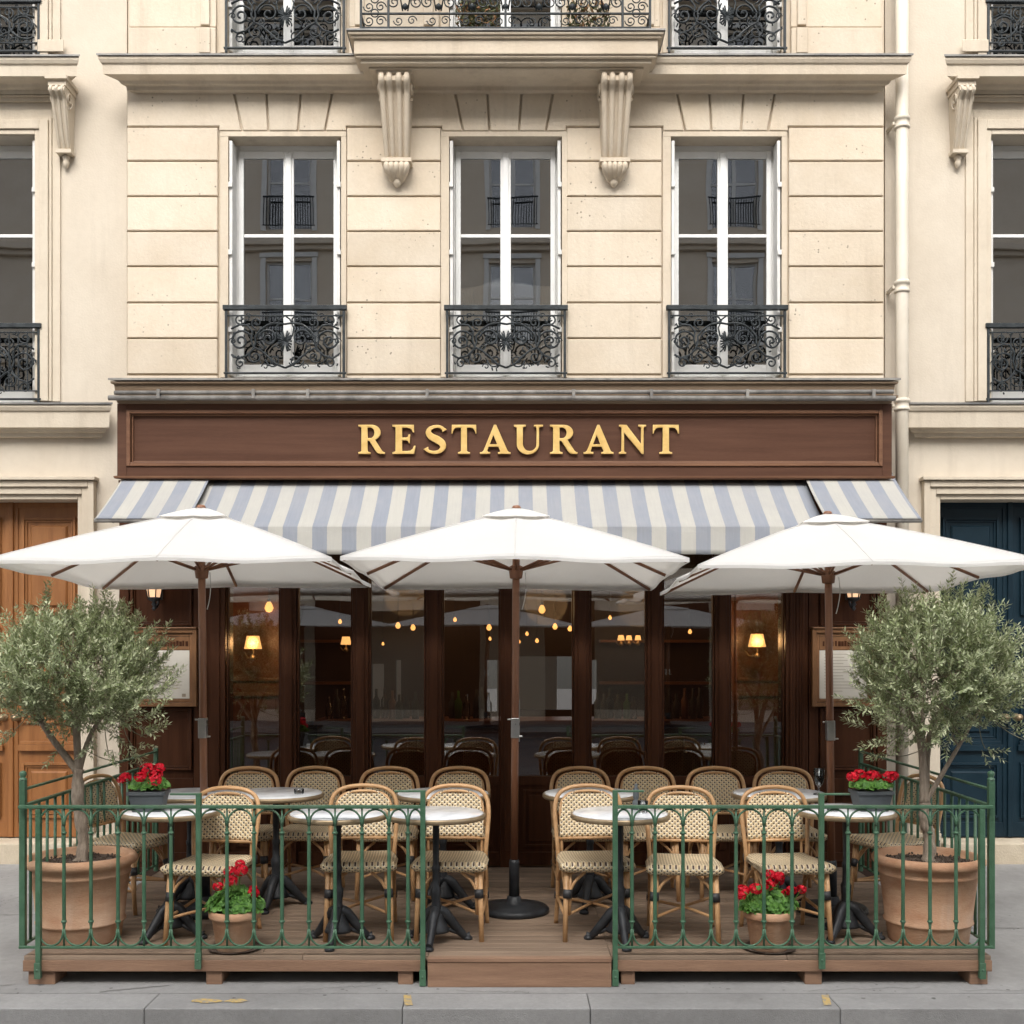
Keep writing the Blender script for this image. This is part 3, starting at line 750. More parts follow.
# downpipe
T = thing('downpipe', 'cream painted rainwater downpipe with ringed collars between the two facades', 'drainpipe', (X(902,9.28), 9.28, .14))
p = MB(); px_ = X(902, 9.28); p.tube([(px_, 9.28, .14), (px_, 9.28, 8.9)], .05, 20); p.build('pipe', 'pipe', T)
for py in (-160, 123, 287, 405, 640):
    z = Z(py, 9.28); c = MB(); c.lathe([(.05,-.05),(.062,-.045),(.062,-.03),(.054,-.025),(.054,.015),(.062,.02),(.062,.045),(.05,.05)], (px_, 9.28, z), 20)
    c.box(px_-.075, px_-.055, 9.28, YN-.001, z-.012, z+.012); c.build('collar', 'pipe', T)

# ------------------------------------------------------------------ shopfront
YS = 9.05; sx = lambda p: X(p, YS); sz = lambda p: Z(p, YS)
S = thing('restaurant_shopfront', 'dark wood shopfront of tall glazed bays under the striped awnings', 'shopfront', (sx(506), YS, .17))
YF = 8.86; fx = lambda p: X(p, YF); fz = lambda p: Z(p, YF)
f = MB(); f.box(fx(117), fx(892), YF+.03, YW+.02, fz(476), fz(404))         # fascia box
f.frame(fx(117), fx(892), fz(476), fz(403.5), .075, YF, YF+.0295, wt=.05, wb=.075)
f.build('fascia', 'wood_sign', S, bevel=.004)
f = MB()
f.frame(fx(117)+.075, fx(892)-.075, fz(476)+.075, fz(403.5)-.05, .028, YF-.012, YF+.0295)
f.frame(fx(117)+.108, fx(892)-.108, fz(476)+.106, fz(403.5)-.08, .012, YF+.012, YF+.0293)
f.profx([(YF+.02, fz(479.5)), (YF-.03, fz(479)), (YF-.035, fz(476.5)), (YF+.02, fz(476))], fx(119), fx(890), YF, True, True)
f.build('fascia_moulding', 'wood_sign2', S, bevel=.004)
f = MB()
f.profx([(YW+.02, fz(404)+.001), (YF-.02, fz(404)+.001), (YF-.03, fz(400)), (YF-.06, fz(399)), (YF-.06, fz(397)), (YF-.03, fz(396)), (YF-.04, fz(386)), (YF-.06, fz(385)), (YF-.06, fz(383)), (YW+.02, fz(379))], fx(121), fx(888), YF, True, True)
f.build('cornice_board', 'wood_tan', S)
f = MB(); f.profx([(YW+.02, fz(383)+.03), (YF-.075, fz(383)+.006), (YF-.075, fz(381)+.006), (YW+.02, fz(379)+.04)], fx(121), fx(888), YF, True, True)
f.build('zinc_flashing', 'zinc', S)
f = MB(); f.tube([(fx(118), YF-.08, fz(395)), (fx(890), YF-.08, fz(394))], .016, 10); f.tube([(fx(112), YF-.075, fz(400)), (fx(892), YF-.075, fz(400.5))], .020, 10)
for px in (162, 256, 310, 428, 573, 650, 745, 870): f.box(fx(px)-.012, fx(px)+.012, YF-.10, YF-.05, fz(401), fz(392))
f.build('awning_rail', 'zinc', S)
# side panels
def sidepanel(a, b):
    p = MB(); x0, x1 = sx(a), sx(b); zb0, zt0 = .16, fz(479)
    p.box(x0, x1, YS, YS+.24, zb0, zt0)
    p.frame(x0, x1, zb0, zt0, .075, YS-.022, YS-.0005, wb=.12)
    for q0, q1 in ((sz(862), sz(802)), (sz(770), sz(708)), (sz(626), sz(540))):
        p.frame(x0+.09, x1-.09, q0, q1, .020, YS-.03, YS-.0005); p.frame(x0+.112, x1-.112, q0+.022, q1-.022, .012, YS-.014, YS-.0005)
    p.box(x0+.078, x1-.078, YS-.02, YS-.0006, sz(796), sz(778))
    p.build('side_panel', 'wood_dark', S, bevel=.004)
sidepanel(120, 204); sidepanel(808, 886)
# pilasters framing the glass and the glazed bays
def pil(a, b, nm='mullion', d=.07):
    p = MB(); x0, x1 = sx(a), sx(b); p.box(x0, x1, YS-.03, YS+d, .16, fz(479))
    p.box(x0+(x1-x0)*.25, x1-(x1-x0)*.25, YS-.042, YS-.0305, .30, fz(479)-.02) if b-a < 22 else p.frame(x0+.03, x1-.03, .30, fz(490), .02, YS-.042, YS-.0305)
    if b-a >= 22:
        for k in (.35, .5, .65): p.box(x0+(x1-x0)*k-.008, x0+(x1-x0)*k+.008, YS-.040, YS-.0305, .42, fz(500))
    p.build(nm, 'wood_dark', S, bevel=.004)
pil(205, 226, 'pilaster', .24); pil(785, 807, 'pilaster', .24)
for a, b in ((281,297),(353,369),(426,442),(500.5,515),(574,589.5),(647,662),(714.5,729)): pil(a, b)
bays = [(227,280.5),(297.5,352.5),(369.5,425.5),(442.5,500),(515.5,573.5),(590,646.5),(662.5,714),(729.5,784)]
for k, (a, b) in enumerate(bays):
    door = k == 4
    x0, x1 = sx(a), sx(b); f = MB()
    zt = fz(479); zg = sz(776)
    f.frame(x0, x1, .18, zt, .012, YS-.012, YS+.05, wt=.16, wb=.10)
    f.box(x0+.012, x1-.012, YS-.010, YS+.048, zg-.07, zg)
    f.box(x0+.012, x1-.012, YS+.012, YS+.04, .28, zg-.071)
    f.frame(x0+.06, x1-.06, .32, zg-.11, .018, YS+.0, YS+.0115)
    f.prism([(x0+.10, .36), (x1-.10, .36), (x1-.10, zg-.15), (x0+.10, zg-.15)], YS+.002, YS+.0115, .006)
    o = f.build('glazed_door' if door else 'shop_window', 'wood_dark', S, bevel=.003)
    gl = MB(); gl.box(x0+.0115, x1-.0115, YS+.018, YS+.024, zg-.002, zt-.158); gl.build('pane', 'glass_shop', o)
    if door:
        h = MB(); hx = x0+.02; h.tube([(hx, YS-.012, 1.25), (hx, YS-.05, 1.25), (hx, YS-.05, 1.42), (hx, YS-.012, 1.42)], .007, 8); h.box(hx-.014, hx+.014, YS-.017, YS-.0125, 1.15, 1.48)
        h.build('door_handle', 'steel', o, bevel=.003)
# head beam and soffit, interior room
f = MB(); f.box(sx(118), sx(892), YS+.01, YW+.0, fz(479)+.001, fz(476)-.001); f.build('head_beam', 'wood_dark', S)
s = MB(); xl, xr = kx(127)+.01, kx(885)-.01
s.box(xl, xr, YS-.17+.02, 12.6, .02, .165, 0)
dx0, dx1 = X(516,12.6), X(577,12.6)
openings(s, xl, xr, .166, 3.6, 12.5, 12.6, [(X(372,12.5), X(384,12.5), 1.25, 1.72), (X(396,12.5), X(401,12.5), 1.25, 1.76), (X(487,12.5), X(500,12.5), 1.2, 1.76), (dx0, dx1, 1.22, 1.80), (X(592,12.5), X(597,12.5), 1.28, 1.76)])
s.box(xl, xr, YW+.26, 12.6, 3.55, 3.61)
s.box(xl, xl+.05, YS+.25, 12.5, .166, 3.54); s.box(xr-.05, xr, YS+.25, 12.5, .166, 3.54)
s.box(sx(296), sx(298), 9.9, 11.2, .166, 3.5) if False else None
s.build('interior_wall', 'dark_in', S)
# bar counter inside
b = MB(); b.box(X(318,10.9), X(735,10.9), 10.85, 11.35, .17, 1.16); b.box(X(314,10.8), X(740,10.8), 10.78, 11.42, 1.161, 1.21)
for k in range(9):
    a = X(324+46*k, 10.85); b.frame(a, a+.36, .30, 1.05, .02, 10.83, 10.8495)
tag(b.build('bar_counter', 'bar', bevel=.006), 'reddish wooden bar counter seen through the shop windows', 'counter')
# bottles, glasses and furniture inside
for n_, (pxa, pxb) in enumerate(((330,356),(376,422),(452,496),(598,640),(668,708))):
    k = pxa
    while k < pxb:
        h = R.uniform(.20,.30); T = MB(); c = (X(k,11.05), 11.05+R.uniform(-.08,.1), 1.211); T.lathe([(0,0),(.034,0),(.036,h*.6),(.013,h*.75),(.013,h),(0,h)], c, 10)
        tag(T.build('bottle', R.choice(['cast','ge2','bar','charcoal','glass_small'])), 'dark bottle standing on the bar counter inside', 'bottle', 'bottles on the bar counter'); k += R.uniform(5,11)
sh = MB(); sh.box(X(296,12.3), X(362,12.3), 12.3, 12.49, 1.5, 1.53); sh.box(X(296,12.3), X(362,12.3), 12.3, 12.49, 1.95, 1.98); sh.box(X(600,12.3), X(712,12.3), 12.3, 12.49, 1.5, 1.53); sh.box(X(600,12.3), X(712,12.3), 12.3, 12.49, 1.95, 1.98)
tag(sh.build('back_bar_shelf', 'bar', bevel=.004), 'wooden back bar shelves on the dark rear wall', 'shelf')
# rear courtyard wall seen through the back windows
w = MB(); openings(w, -6, 6, 0, 5, 15.4, 15.6, [(-.9,-.2,.9,2.2),(.6,1.2,.9,2.2)]); tag(w.build('courtyard_wall', 'far_stone'), 'pale courtyard wall glimpsed through the rear windows of the dining room', 'wall')

# letters ------------------------------------------------------------
def arc(cx, cy, rx, ry, a0, a1, n=10): return [(cx+rx*cos(math.radians(a0+(a1-a0)*k/n)), cy+ry*sin(math.radians(a0+(a1-a0)*k/n))) for k in range(n+1)]
GL = {}
GL['T'] = (.84, [[(.0,.70),(.035,.70),(.06,.80),(.12,.885),(.20,.905),(.32,.905),(.32,.10),(.29,.07),(.22,.055),(.22,0),(.62,0),(.62,.055),(.55,.07),(.52,.10),(.52,.905),(.64,.905),(.72,.885),(.78,.80),(.805,.70),(.84,.70),(.825,1),(.015,1)]])
GL['E'] = (.74, [[(0,0),(.70,0),(.74,.28),(.70,.28),(.65,.17),(.58,.11),(.48,.095),(.31,.095),(.31,.47),(.44,.47),(.50,.44),(.525,.37),(.565,.37),(.565,.67),(.525,.67),(.50,.59),(.44,.56),(.31,.56),(.31,.905),(.46,.905),(.56,.885),(.62,.83),(.66,.74),(.70,.74),(.685,1),(0,1),(0,.945),(.07,.93),(.10,.90),(.10,.10),(.07,.07),(0,.055)]])
GL['R'] = (.90, [[(0,0),(.41,0),(.41,.055),(.34,.07),(.31,.10),(.31,.45),(.37,.45),(.60,.08),(.66,.02),(.74,0),(.90,0),(.90,.055),(.85,.065),(.80,.11),(.57,.48)]+arc(.45,.735,.305,.265,-62,90,12)+[(0,1),(0,.945),(.07,.93),(.10,.90),(.10,.10),(.07,.07),(0,.055)],
               [(.31,.54),(.31,.91)]+arc(.40,.725,.145,.185,90,-90,10)])
GL['A'] = (1.0, [[(0,0),(.33,0),(.33,.055),(.26,.065),(.235,.10),(.285,.25),(.60,.25),(.665,.10),(.65,.065),(.59,.055),(.59,0),(1.0,0),(1.0,.055),(.945,.065),(.90,.11),(.53,1.0),(.46,1.0),(.12,.12),(.07,.065),(0,.055)],
               [(.315,.33),(.44,.66),(.565,.33)]])
GL['U'] = (.96, [[(0,1),(0,.945),(.065,.93),(.09,.90),(.09,.36)]+arc(.46,.34,.37,.36,180,360,18)+[(.83,.90),(.86,.93),(.96,.945),(.96,1),(.66,1),(.66,.945),(.72,.93),(.745,.90),(.745,.36)]+arc(.52,.34,.225,.245,360,180,14)+[(.295,.90),(.32,.93),(.39,.945),(.39,1)]])
GL['N'] = (.95, [[(0,0),(.25,0),(.25,.055),(.19,.07),(.175,.10),(.175,.74),(.80,0),(.865,0),(.865,.90),(.885,.93),(.95,.945),(.95,1),(.68,1),(.68,.945),(.755,.93),(.775,.90),(.775,.33),(.26,1),(0,1),(0,.945),(.06,.93),(.085,.90),(.085,.10),(.06,.07),(0,.055)]])
sp = cat_([(.62,.80,0),(.52,.915,0),(.36,.945,0),(.19,.88,0),(.135,.74,0),(.22,.60,0),(.40,.49,0),(.535,.375,0),(.57,.22,0),(.46,.085,0),(.29,.05,0),(.13,.10,0),(.055,.20,0)], 5)
m_ = len(sp); lft, rgt = [], []
for i in range(m_):
    t = i/(m_-1); d = (sp[min(i+1,m_-1)]-sp[max(i-1,0)]).normalized(); nn = Vector((-d.y, d.x, 0)); wv = .045+.075*math.exp(-((t-.5)/.20)**2)+.035*math.exp(-((t-.0)/.035)**2)+.035*math.exp(-((t-1)/.035)**2)
    lft.append(sp[i]+nn*wv); rgt.append(sp[i]-nn*wv)
GL['S'] = (.66, [[(p.x, max(-.015,min(1.015,p.y))) for p in lft]+[(p.x, max(-.015,min(1.015,p.y))) for p in rgt[::-1]]])
sign = thing('restaurant_sign', 'raised golden serif letters reading RESTAURANT on the brown fascia', 'sign', (fx(519), YF+.03, fz(455)))
YL = YF+.012
LP = {0:('R',358.5,385),1:('E',392.5,415.5),2:('S',424,446),3:('T',451.5,476.5),4:('A',480,510.5),5:('U',514,543),6:('R',550,577.5),7:('A',583.5,613.5),8:('N',619,646),9:('T',652.5,679)}
for k in range(10):
    ch, a, b = LP[k]; wd, rings = GL[ch]
    x0, x1 = X(a, YL), X(b, YL); z0, z1 = Z(454, YL), Z(425, YL)
    cu = bpy.data.curves.new('letter', 'CURVE'); cu.dimensions = '2D'; cu.fill_mode = 'BOTH'; cu.extrude = .006; cu.bevel_depth = .0035; cu.bevel_resolution = 2; cu.offset = -.003
    for ring in rings:
        spn = cu.splines.new('POLY'); spn.points.add(len(ring)-1); spn.use_cyclic_u = True
        for pt, q in zip(spn.points, ring): pt.co = (q[0]/wd*(x1-x0), q[1]*(z1-z0), 0, 1)
    co = bpy.data.objects.new('tmp', cu); C.objects.link(co)
    me = bpy.data.meshes.new_from_object(co.evaluated_get(bpy.context.evaluated_depsgraph_get()))
    bpy.data.objects.remove(co)
    me.transform(Matrix.Translation((x0-fx(519), YL-.0-(YF+.03), z0-fz(455))) @ Matrix.Rotation(pi/2, 4, 'X'))
    me.materials.clear(); me.materials.append(M['gold'])
    o = bpy.data.objects.new('letter_'+ch.lower(), me); C.objects.link(o); o.parent = sign

# awnings ------------------------------------------------------------
def awning(pxa, pxb, ytop, zt, yb, zb_, val, label, slant=0):
    T = thing('striped_awning', label, 'awning', (X((pxa+pxb)/2, ytop), ytop, zb_), 0, 'blue and white striped awnings')
    x0, x1 = X(pxa, ytop), X(pxb, ytop)
    # object origin shared stripe phase: build with object at world origin in x
    n, mrows = 60, 10
    c = MB()
    for j in range(mrows+1):
        t = j/mrows
        for i in range(n+1):
            xx = x0+(x1-x0)*i/n
            c.v.append((xx, ytop+(yb-ytop)*t, zt+(zb_-zt)*t-.012*sin(pi*t)))
    if val:
        for j in range(1, 6):
            t = j/5
            for i in range(n+1):
                xx = x0+(x1-x0)*i/n
                c.v.append((xx, yb-.006*t+.004*sin(xx*9), zb_-val*t))
    rws = mrows+1+(5 if val else 0)
    for j in range(rws-1):
        for i in range(n):
            a = j*(n+1)+i; c.fc((a, a+1, a+n+2, a+n+1), 0, j != mrows)
    o = c.build('canvas', 'awning', T, fix=False, solid=.004)
    b = MB(); b.tube([(x0-.01, yb+.02, zb_-.012), (x1+.01, yb+.02, zb_-.012)], .016, 10); b.build('front_bar', 'zinc', T)
    b = MB(); b.tube([(x0, ytop+.03, zt+.0), (x1, ytop+.03, zt)], .03, 10)
    b.build('roller', 'zinc', T)
    for xx in (x0+.12, x1-.12):
        a = MB(); a.tube([(xx, ytop+.05, zt-.12), (xx, (yb+ytop)/2, zt-.30), (xx, yb+.03, zb_-.02)], .012, 8)
        a.build('folding_arm', 'zinc', T)
    return T
awning(205, 805, 8.95, 3.19, 8.36, 2.765, .20, 'wide central striped awning with a hanging valance under the sign')
awning(124, 211, 8.93, 3.225, 8.31, 2.82, 0, 'short striped awning without valance at the orange door end of the fascia')
awning(804, 893, 8.93, 3.225, 8.31, 2.82, 0, 'short striped awning without valance at the downpipe end of the fascia')

# menu boxes and wall lanterns --------------------------------------
def menu(pxa, pxb, label):
    T = thing('menu_box', label, 'menu display', (sx((pxa+pxb)/2), YS-.03, sz(706)), 0, 'framed menu displays on the side panels')
    x0, x1, z0, z1 = sx(pxa), sx(pxb), sz(706), sz(629); y = YS-.03
    f = MB(); f.box(x0+.01, x1-.01, y-.04, y-.001, z0+.01, z1-.01); f.frame(x0, x1, z0, z1, .032, y-.075, y-.0405); f.frame(x0+.036, x1-.036, z0+.036, z1-.036, .022, y-.058, y-.0405, wt=.022)
    f.box(x0+.060, x1-.060, y-.052, y-.0405, z1-.165, z1-.06)
    f.profx([(y-.0,z1+.001),(y-.09,z1+.001),(y-.09,z1+.012),(y,z1+.016)], x0, x1, y, False, False)
    o = f.build('frame', 'wood_menu', T, bevel=.003)
    i = MB()
    rr = random.Random(3); k = x0+.085
    while k < x1-.085:
        i.box(k, k+.012+rr.random()*.01, y-.0545, y-.0525, z1-.135, z1-.092-rr.random()*.01); k += .024
    i.build('carving', 'wood_dark', o)
    p = MB(); p.box(x0+.062, x1-.062, y-.047, y-.0405, z0+.062, z1-.168); pp = p.build('paper', 'paper', T)
    i = MB(); zz = z1-.20
    while zz > z0+.10:
        i.box(x0+.10, x1-.10-rr.random()*.16, y-.0478, y-.0474, zz, zz+.0035); zz -= .024
    i.box(x1-.12, x1-.09, y-.0478, y-.0474, z0+.075, z0+.10)
    i.build('print', 'ink', pp)
menu(138, 200, 'oak framed menu display behind the olive tree on the orange door side')
menu(809, 872, 'oak framed menu display behind the olive tree on the blue door side')
def lantern(px, label):
    T = thing('wall_lantern', label, 'lantern', (sx(px), YS-.02, sz(612)), 0, 'wall lanterns above the menu displays')
    c = (sx(px), YS-.15, sz(590))
    b = MB(); b.lathe([(.0,-.17),(.010,-.165),(.018,-.15),(.008,-.135),(.022,-.12),(.012,-.10),(.045,-.085),(.055,-.07),(.03,-.055)], c, 6)
    for k in range(6):
        a = 2*pi*k/6; b.tube([(c[0]+.048*cos(a), c[1]+.048*sin(a), c[2]-.075), (c[0]+.085*cos(a), c[1]+.085*sin(a), c[2]+.12)], .005, 5)
    b.lathe([(.095,.12),(.10,.13),(.05,.19),(.02,.21),(.012,.24),(.0,.25)], c, 6)
    b.tube(cat_([(c[0], YS-.03, c[2]-.02),(c[0], YS-.05, c[2]-.11),(c[0], YS-.10, c[2]-.14),(c[0], c[1], c[2]-.12)], 5), .010, 6)
    b.box(c[0]-.03, c[0]+.03, YS-.03, YS-.0225, c[2]-.08, c[2]+.10)
    b.build('bracket', 'cast', T)
    g_ = MB(); g_.lathe([(.043,-.074),(.082,.119)], c, 6, sm=False); g_.build('glass', 'lantern', T)
lantern(160, 'black wall lantern with warm glass above the menu display near the orange doors')
lantern(848, 'black wall lantern with warm glass above the menu display near the downpipe')

# interior lamps ------------------------------------------------------
def sconce(px, py, Y, s, label):
    x, z = X(px, Y), Z(py, Y)
    T = thing('wall_lamp', label, 'lamp', (x, Y, z-.1), 0, 'lit shaded lamps inside')
    m = MB(); m.lathe([(.055*s,-.05*s),(.075*s,-.05*s),(.052*s,.06*s),(.05*s,.06*s)], (x, Y, z), 20); m.build('lamp_shade', 'shade', T)
    a = MB(); a.tube(cat_([(x, Y, z-.05*s),(x, Y, z-.11*s),(x-.05*s, Y+.04, z-.13*s),(x-.09*s, Y+.08, z-.08*s)], 5), .007, 6); a.lathe([(.0,-.03),(.02,-.02),(.025,0),(.01,.02),(0,.03)], (x, Y, z-.12*s), 8); a.build('lamp_arm', 'rim', T)
    return x, Y, z
# wooden partitions the wall lamps hang on
for a, b, lab in ((222, 292, 'orange door'), (728, 792, 'downpipe')):
    p = MB(); p.box(X(a,9.95), X(b,9.95), 9.95, 10.0, .17, 3.5); p.frame(X(a,9.95)+.06, X(b,9.95)-.06, .4, 1.5, .03, 9.93, 9.949); p.frame(X(a,9.95)+.06, X(b,9.95)-.06, 1.6, 3.2, .03, 9.93, 9.949)
    tag(p.build('wooden_partition', 'bar', bevel=.004), 'wooden partition lit by a shaded lamp inside the %s end bay' % lab, 'partition', 'wooden partitions inside the end bays')
s1 = sconce(253, 643, 9.75, 1.0, 'lit cream shaded wall lamp inside the bay next to the orange door end')
s2 = sconce(757, 641, 9.75, 1.0, 'lit cream shaded wall lamp inside the bay next to the downpipe end')
sconce(346, 641, 11.9, .75, 'small lit shaded lamp deep inside behind the second glazed bay')
sconce(621, 638, 11.9, .5, 'small lit shaded lamp deep inside, first of the close trio')
sconce(629, 638, 11.95, .45, 'small lit shaded lamp deep inside, second of the close trio')
sconce(638, 638, 11.9, .45, 'small lit shaded lamp deep inside, third of the close trio')
pend = [(340,622,11.5,.026,'small pendant bulb above the shaded lamp of the second bay'),(455,620,11.2,.024,'small high pendant bulb in the fourth bay'),(610,618,11.6,.024,'small high pendant bulb in the sixth bay'),(690,632,11.6,.026,'lone pendant bulb in the seventh bay'),(383,644,12.1,.02,'tiny low pendant bulb at the back of the third bay'),(269,608,9.9,.05,'round glowing pendant above the shaded lamp in the first bay'),(398,626,10.6,.032,'small pendant bulb in the third bay, nearer the door of the pair'),(413,628,11,.032,'small pendant bulb in the third bay, second of the pair'),
        (489,628,10.6,.032,'pendant bulb in the bay just before the glazed door'),(490,639,12,.022,'tiny pendant bulb hanging low beside the bay of the glazed door'),(542,610,9.8,.040,'largest glowing pendant bulb behind the glazed door'),
        (555,627,11,.032,'pendant bulb below the largest one behind the glazed door'),(570,629,11,.03,'pendant bulb beside the mullion after the glazed door'),(527,634,12,.024,'tiny low pendant bulb beside the centre parasol pole'),
        (537,641,12,.026,'lowest pendant bulb behind the glazed door'),(519,642,12,.022,'tiny pendant bulb peeping beside the door stile')]
for px, py, Y, r, lab in pend:
    r *= .78
    x, z = X(px, Y), Z(py, Y)
    T = thing('pendant_lamp', lab, 'lamp', (x, Y, z), 0, 'pendant bulbs inside')
    b = MB(); b.lathe([(0,-r),(r*.6,-r*.8),(r,0),(r*.7,r*.8),(r*.35,r*1.4)], (x,Y,z), 14); b.build('bulb', 'bulb', T)
    c = MB(); c.tube([(x,Y,z+r*1.4),(x,Y,3.54)], .004, 5); c.lathe([(r*.38,r*1.3),(r*.4,r*1.9),(0.005,r*2.1)], (x,Y,z), 8); c.build('cord', 'cast', T)
def plight(loc, e, r=.05):
    l = bpy.data.lights.new('lamp_light', 'POINT'); l.energy = e; l.color = (1,.58,.25); l.shadow_soft_size = r
    o = bpy.data.objects.new('lamp_light', l); C.objects.link(o); o.location = loc
plight((s1[0]+.02, s1[1]-.12, s1[2]), 2.2); plight((s2[0]-.02, s2[1]-.12, s2[2]), 2.2); plight((X(545,10.8), 10.6, 2.3), 5, .2); plight((X(400,10.8), 11.3, 2.4), 4, .2); plight((X(640,11.4), 11.5, 2.3), 3, .2)

# ------------------------------------------------------------------ opposite side of the street (mirrored in the panes)
O = thing('opposite_building', 'stone building across the street mirrored in the upper window panes', 'building', (0, -12, 0))
w = MB(); ops = []; YO = -12
cols = [k*3.0 for k in range(-6, 7)]
for fl in range(5):
    for cxx in cols: ops.append((cxx-.62, cxx+.62, 3.9+fl*3.1, 6.1+fl*3.1))
for cxx in cols: ops.append((cxx-.85, cxx+.85, .3, 2.9))
openings(w, -20, 20, -.1, 19.8, YO-.35, YO, ops); w.box(-20, 20, YO-2.2, YO-2.0, -.1, 19.8); w.box(-20,20,YO-2,YO-.351,19.6,19.8)
w.build('wall', 'far_stone', O)
for a, b in [(-20, cols[0]-.851)]+[(p+.851, q-.851) for p, q in zip(cols, cols[1:])]+[(cols[-1]+.851, 20)]:
    c = MB(); c.box(a, b, YO+.0004, YO+.10, -.05, 3.2); c.build('shop_panel', 'wood_dark', O, bevel=.01)
for z in (3.35, 6.5, 9.6, 12.7, 15.8, 19.2):
    c = MB(); c.box(-20, 20, YO+.0005, YO+.28, z, z+.16); c.box(-20, 20, YO+.0006, YO+.16, z-.12, z-.001); c.build('cornice', 'far_stone', O, bevel=.01)
proto = None
for fl in range(5):
    for cxx in cols:
        if proto is None:
            f = MB(); f.frame(-.62, .62, 0, 2.2, .06, -.18, -.12); f.box(-.05,.05,-.181,-.119,.06,2.14)
            for a, b in ((-.56,-.05),(.05,.56)): f.box(a, b, -.16,-.13, 1.25, 1.30)
            f.box(-.75,-.621,.001,.05,-.05,2.3); f.box(.621,.75,.001,.05,-.05,2.3); f.box(-.78,.78,.001,.09,2.3,2.42)
            proto = f.build('window', 'white', O, world=False)
            g_ = MB(); g_.box(-.56,.56,-.152,-.148,.06,2.14); pg = g_.build('pane', 'glass_up', proto, world=False)
            r_ = MB(); r_.box(-.7,.7,.04,.07,.85,.89); r_.box(-.7,.7,.045,.065,.08,.10)
            k = -.68
            while k < .7: r_.box(k, k+.018, .045,.065,.1,.85); k += .07
            pr_ = r_.build('window_railing', 'iron', proto, world=False)
            o = proto
        else:
            o = proto.copy(); C.objects.link(o); o.parent = O
            for ch in proto.children: q = ch.copy(); C.objects.link(q); q.parent = o
        o.location = (cxx, 0, 3.9+fl*3.1)
g = MB(); g.box(-30, 30, -12.0, -9.4, -.15, .0); struct('opposite_pavement', g, 'pave')

# ------------------------------------------------------------------ terrace
D = thing('wooden_terrace', 'low weathered timber terrace carrying the tables, pots and green railings', 'terrace', (-.02, 6.4, 0))
YD = 6.41; d0, d1 = X(24, YD), X(991, YD); s0, s1_ = X(427.5, 6.36), X(611.5, 6.36)
d = MB(); y = YD-.015
while y < YS-.05:
    y2 = min(y+.092, YS-.045)
    cuts_ = [d0+.005, s0, s1_, d1-.005]; k = R.choice((0,1,2))
    for a, b in zip(cuts_, cuts_[1:]):
        mids = [a, b] if b-a < 1.5 else [a, a+(b-a)*R.uniform(.3,.7), b]
        for p, q in zip(mids, mids[1:]): d.box(p+.001, q-.001, y, y2-.006, .145, .17-R.uniform(0,.0015))
    y = y2
d.box(d0+.03, d1-.03, YD+.06, YS-.06, .09, .144)
d.build('decking', 'deck', D, bevel=.002, seg=1)
for a, b in ((d0, s0-.012), (s1_+.012, d1)):
    e_ = MB(); e_.box(a, b, YD-.018, YD+.025, .082, .1445); e_.build('fascia_board', 'deck_edge', D, bevel=.004)
e_ = MB(); e_.box(s0, s1_, 6.36, 6.392, .004, .142); e_.box(s0, s1_, 6.355, 6.394, .1425, .168); e_.build('step_board', 'deck_edge', D, bevel=.004)
e_ = MB(); e_.box(d0, d0+.04, YD+.026, YS-.1, .082, .1445); e_.build('fascia_board', 'deck_edge', D, bevel=.004)
e_ = MB(); e_.box(d1-.04, d1, YD+.026, YS-.1, .082, .1445); e_.build('fascia_board', 'deck_edge', D, bevel=.004)
for a, b in ((28,55),(206,222),(398,413),(621,635),(805,822),(970,988)):
    for yy in (YD+.0, 7.6):
        e_ = MB(); e_.box(X(a,YD), X(b,YD), yy, yy+.18, .002+(yy-6.4)*.04, .0815); e_.build('foot', 'deck_edge', D, bevel=.006)

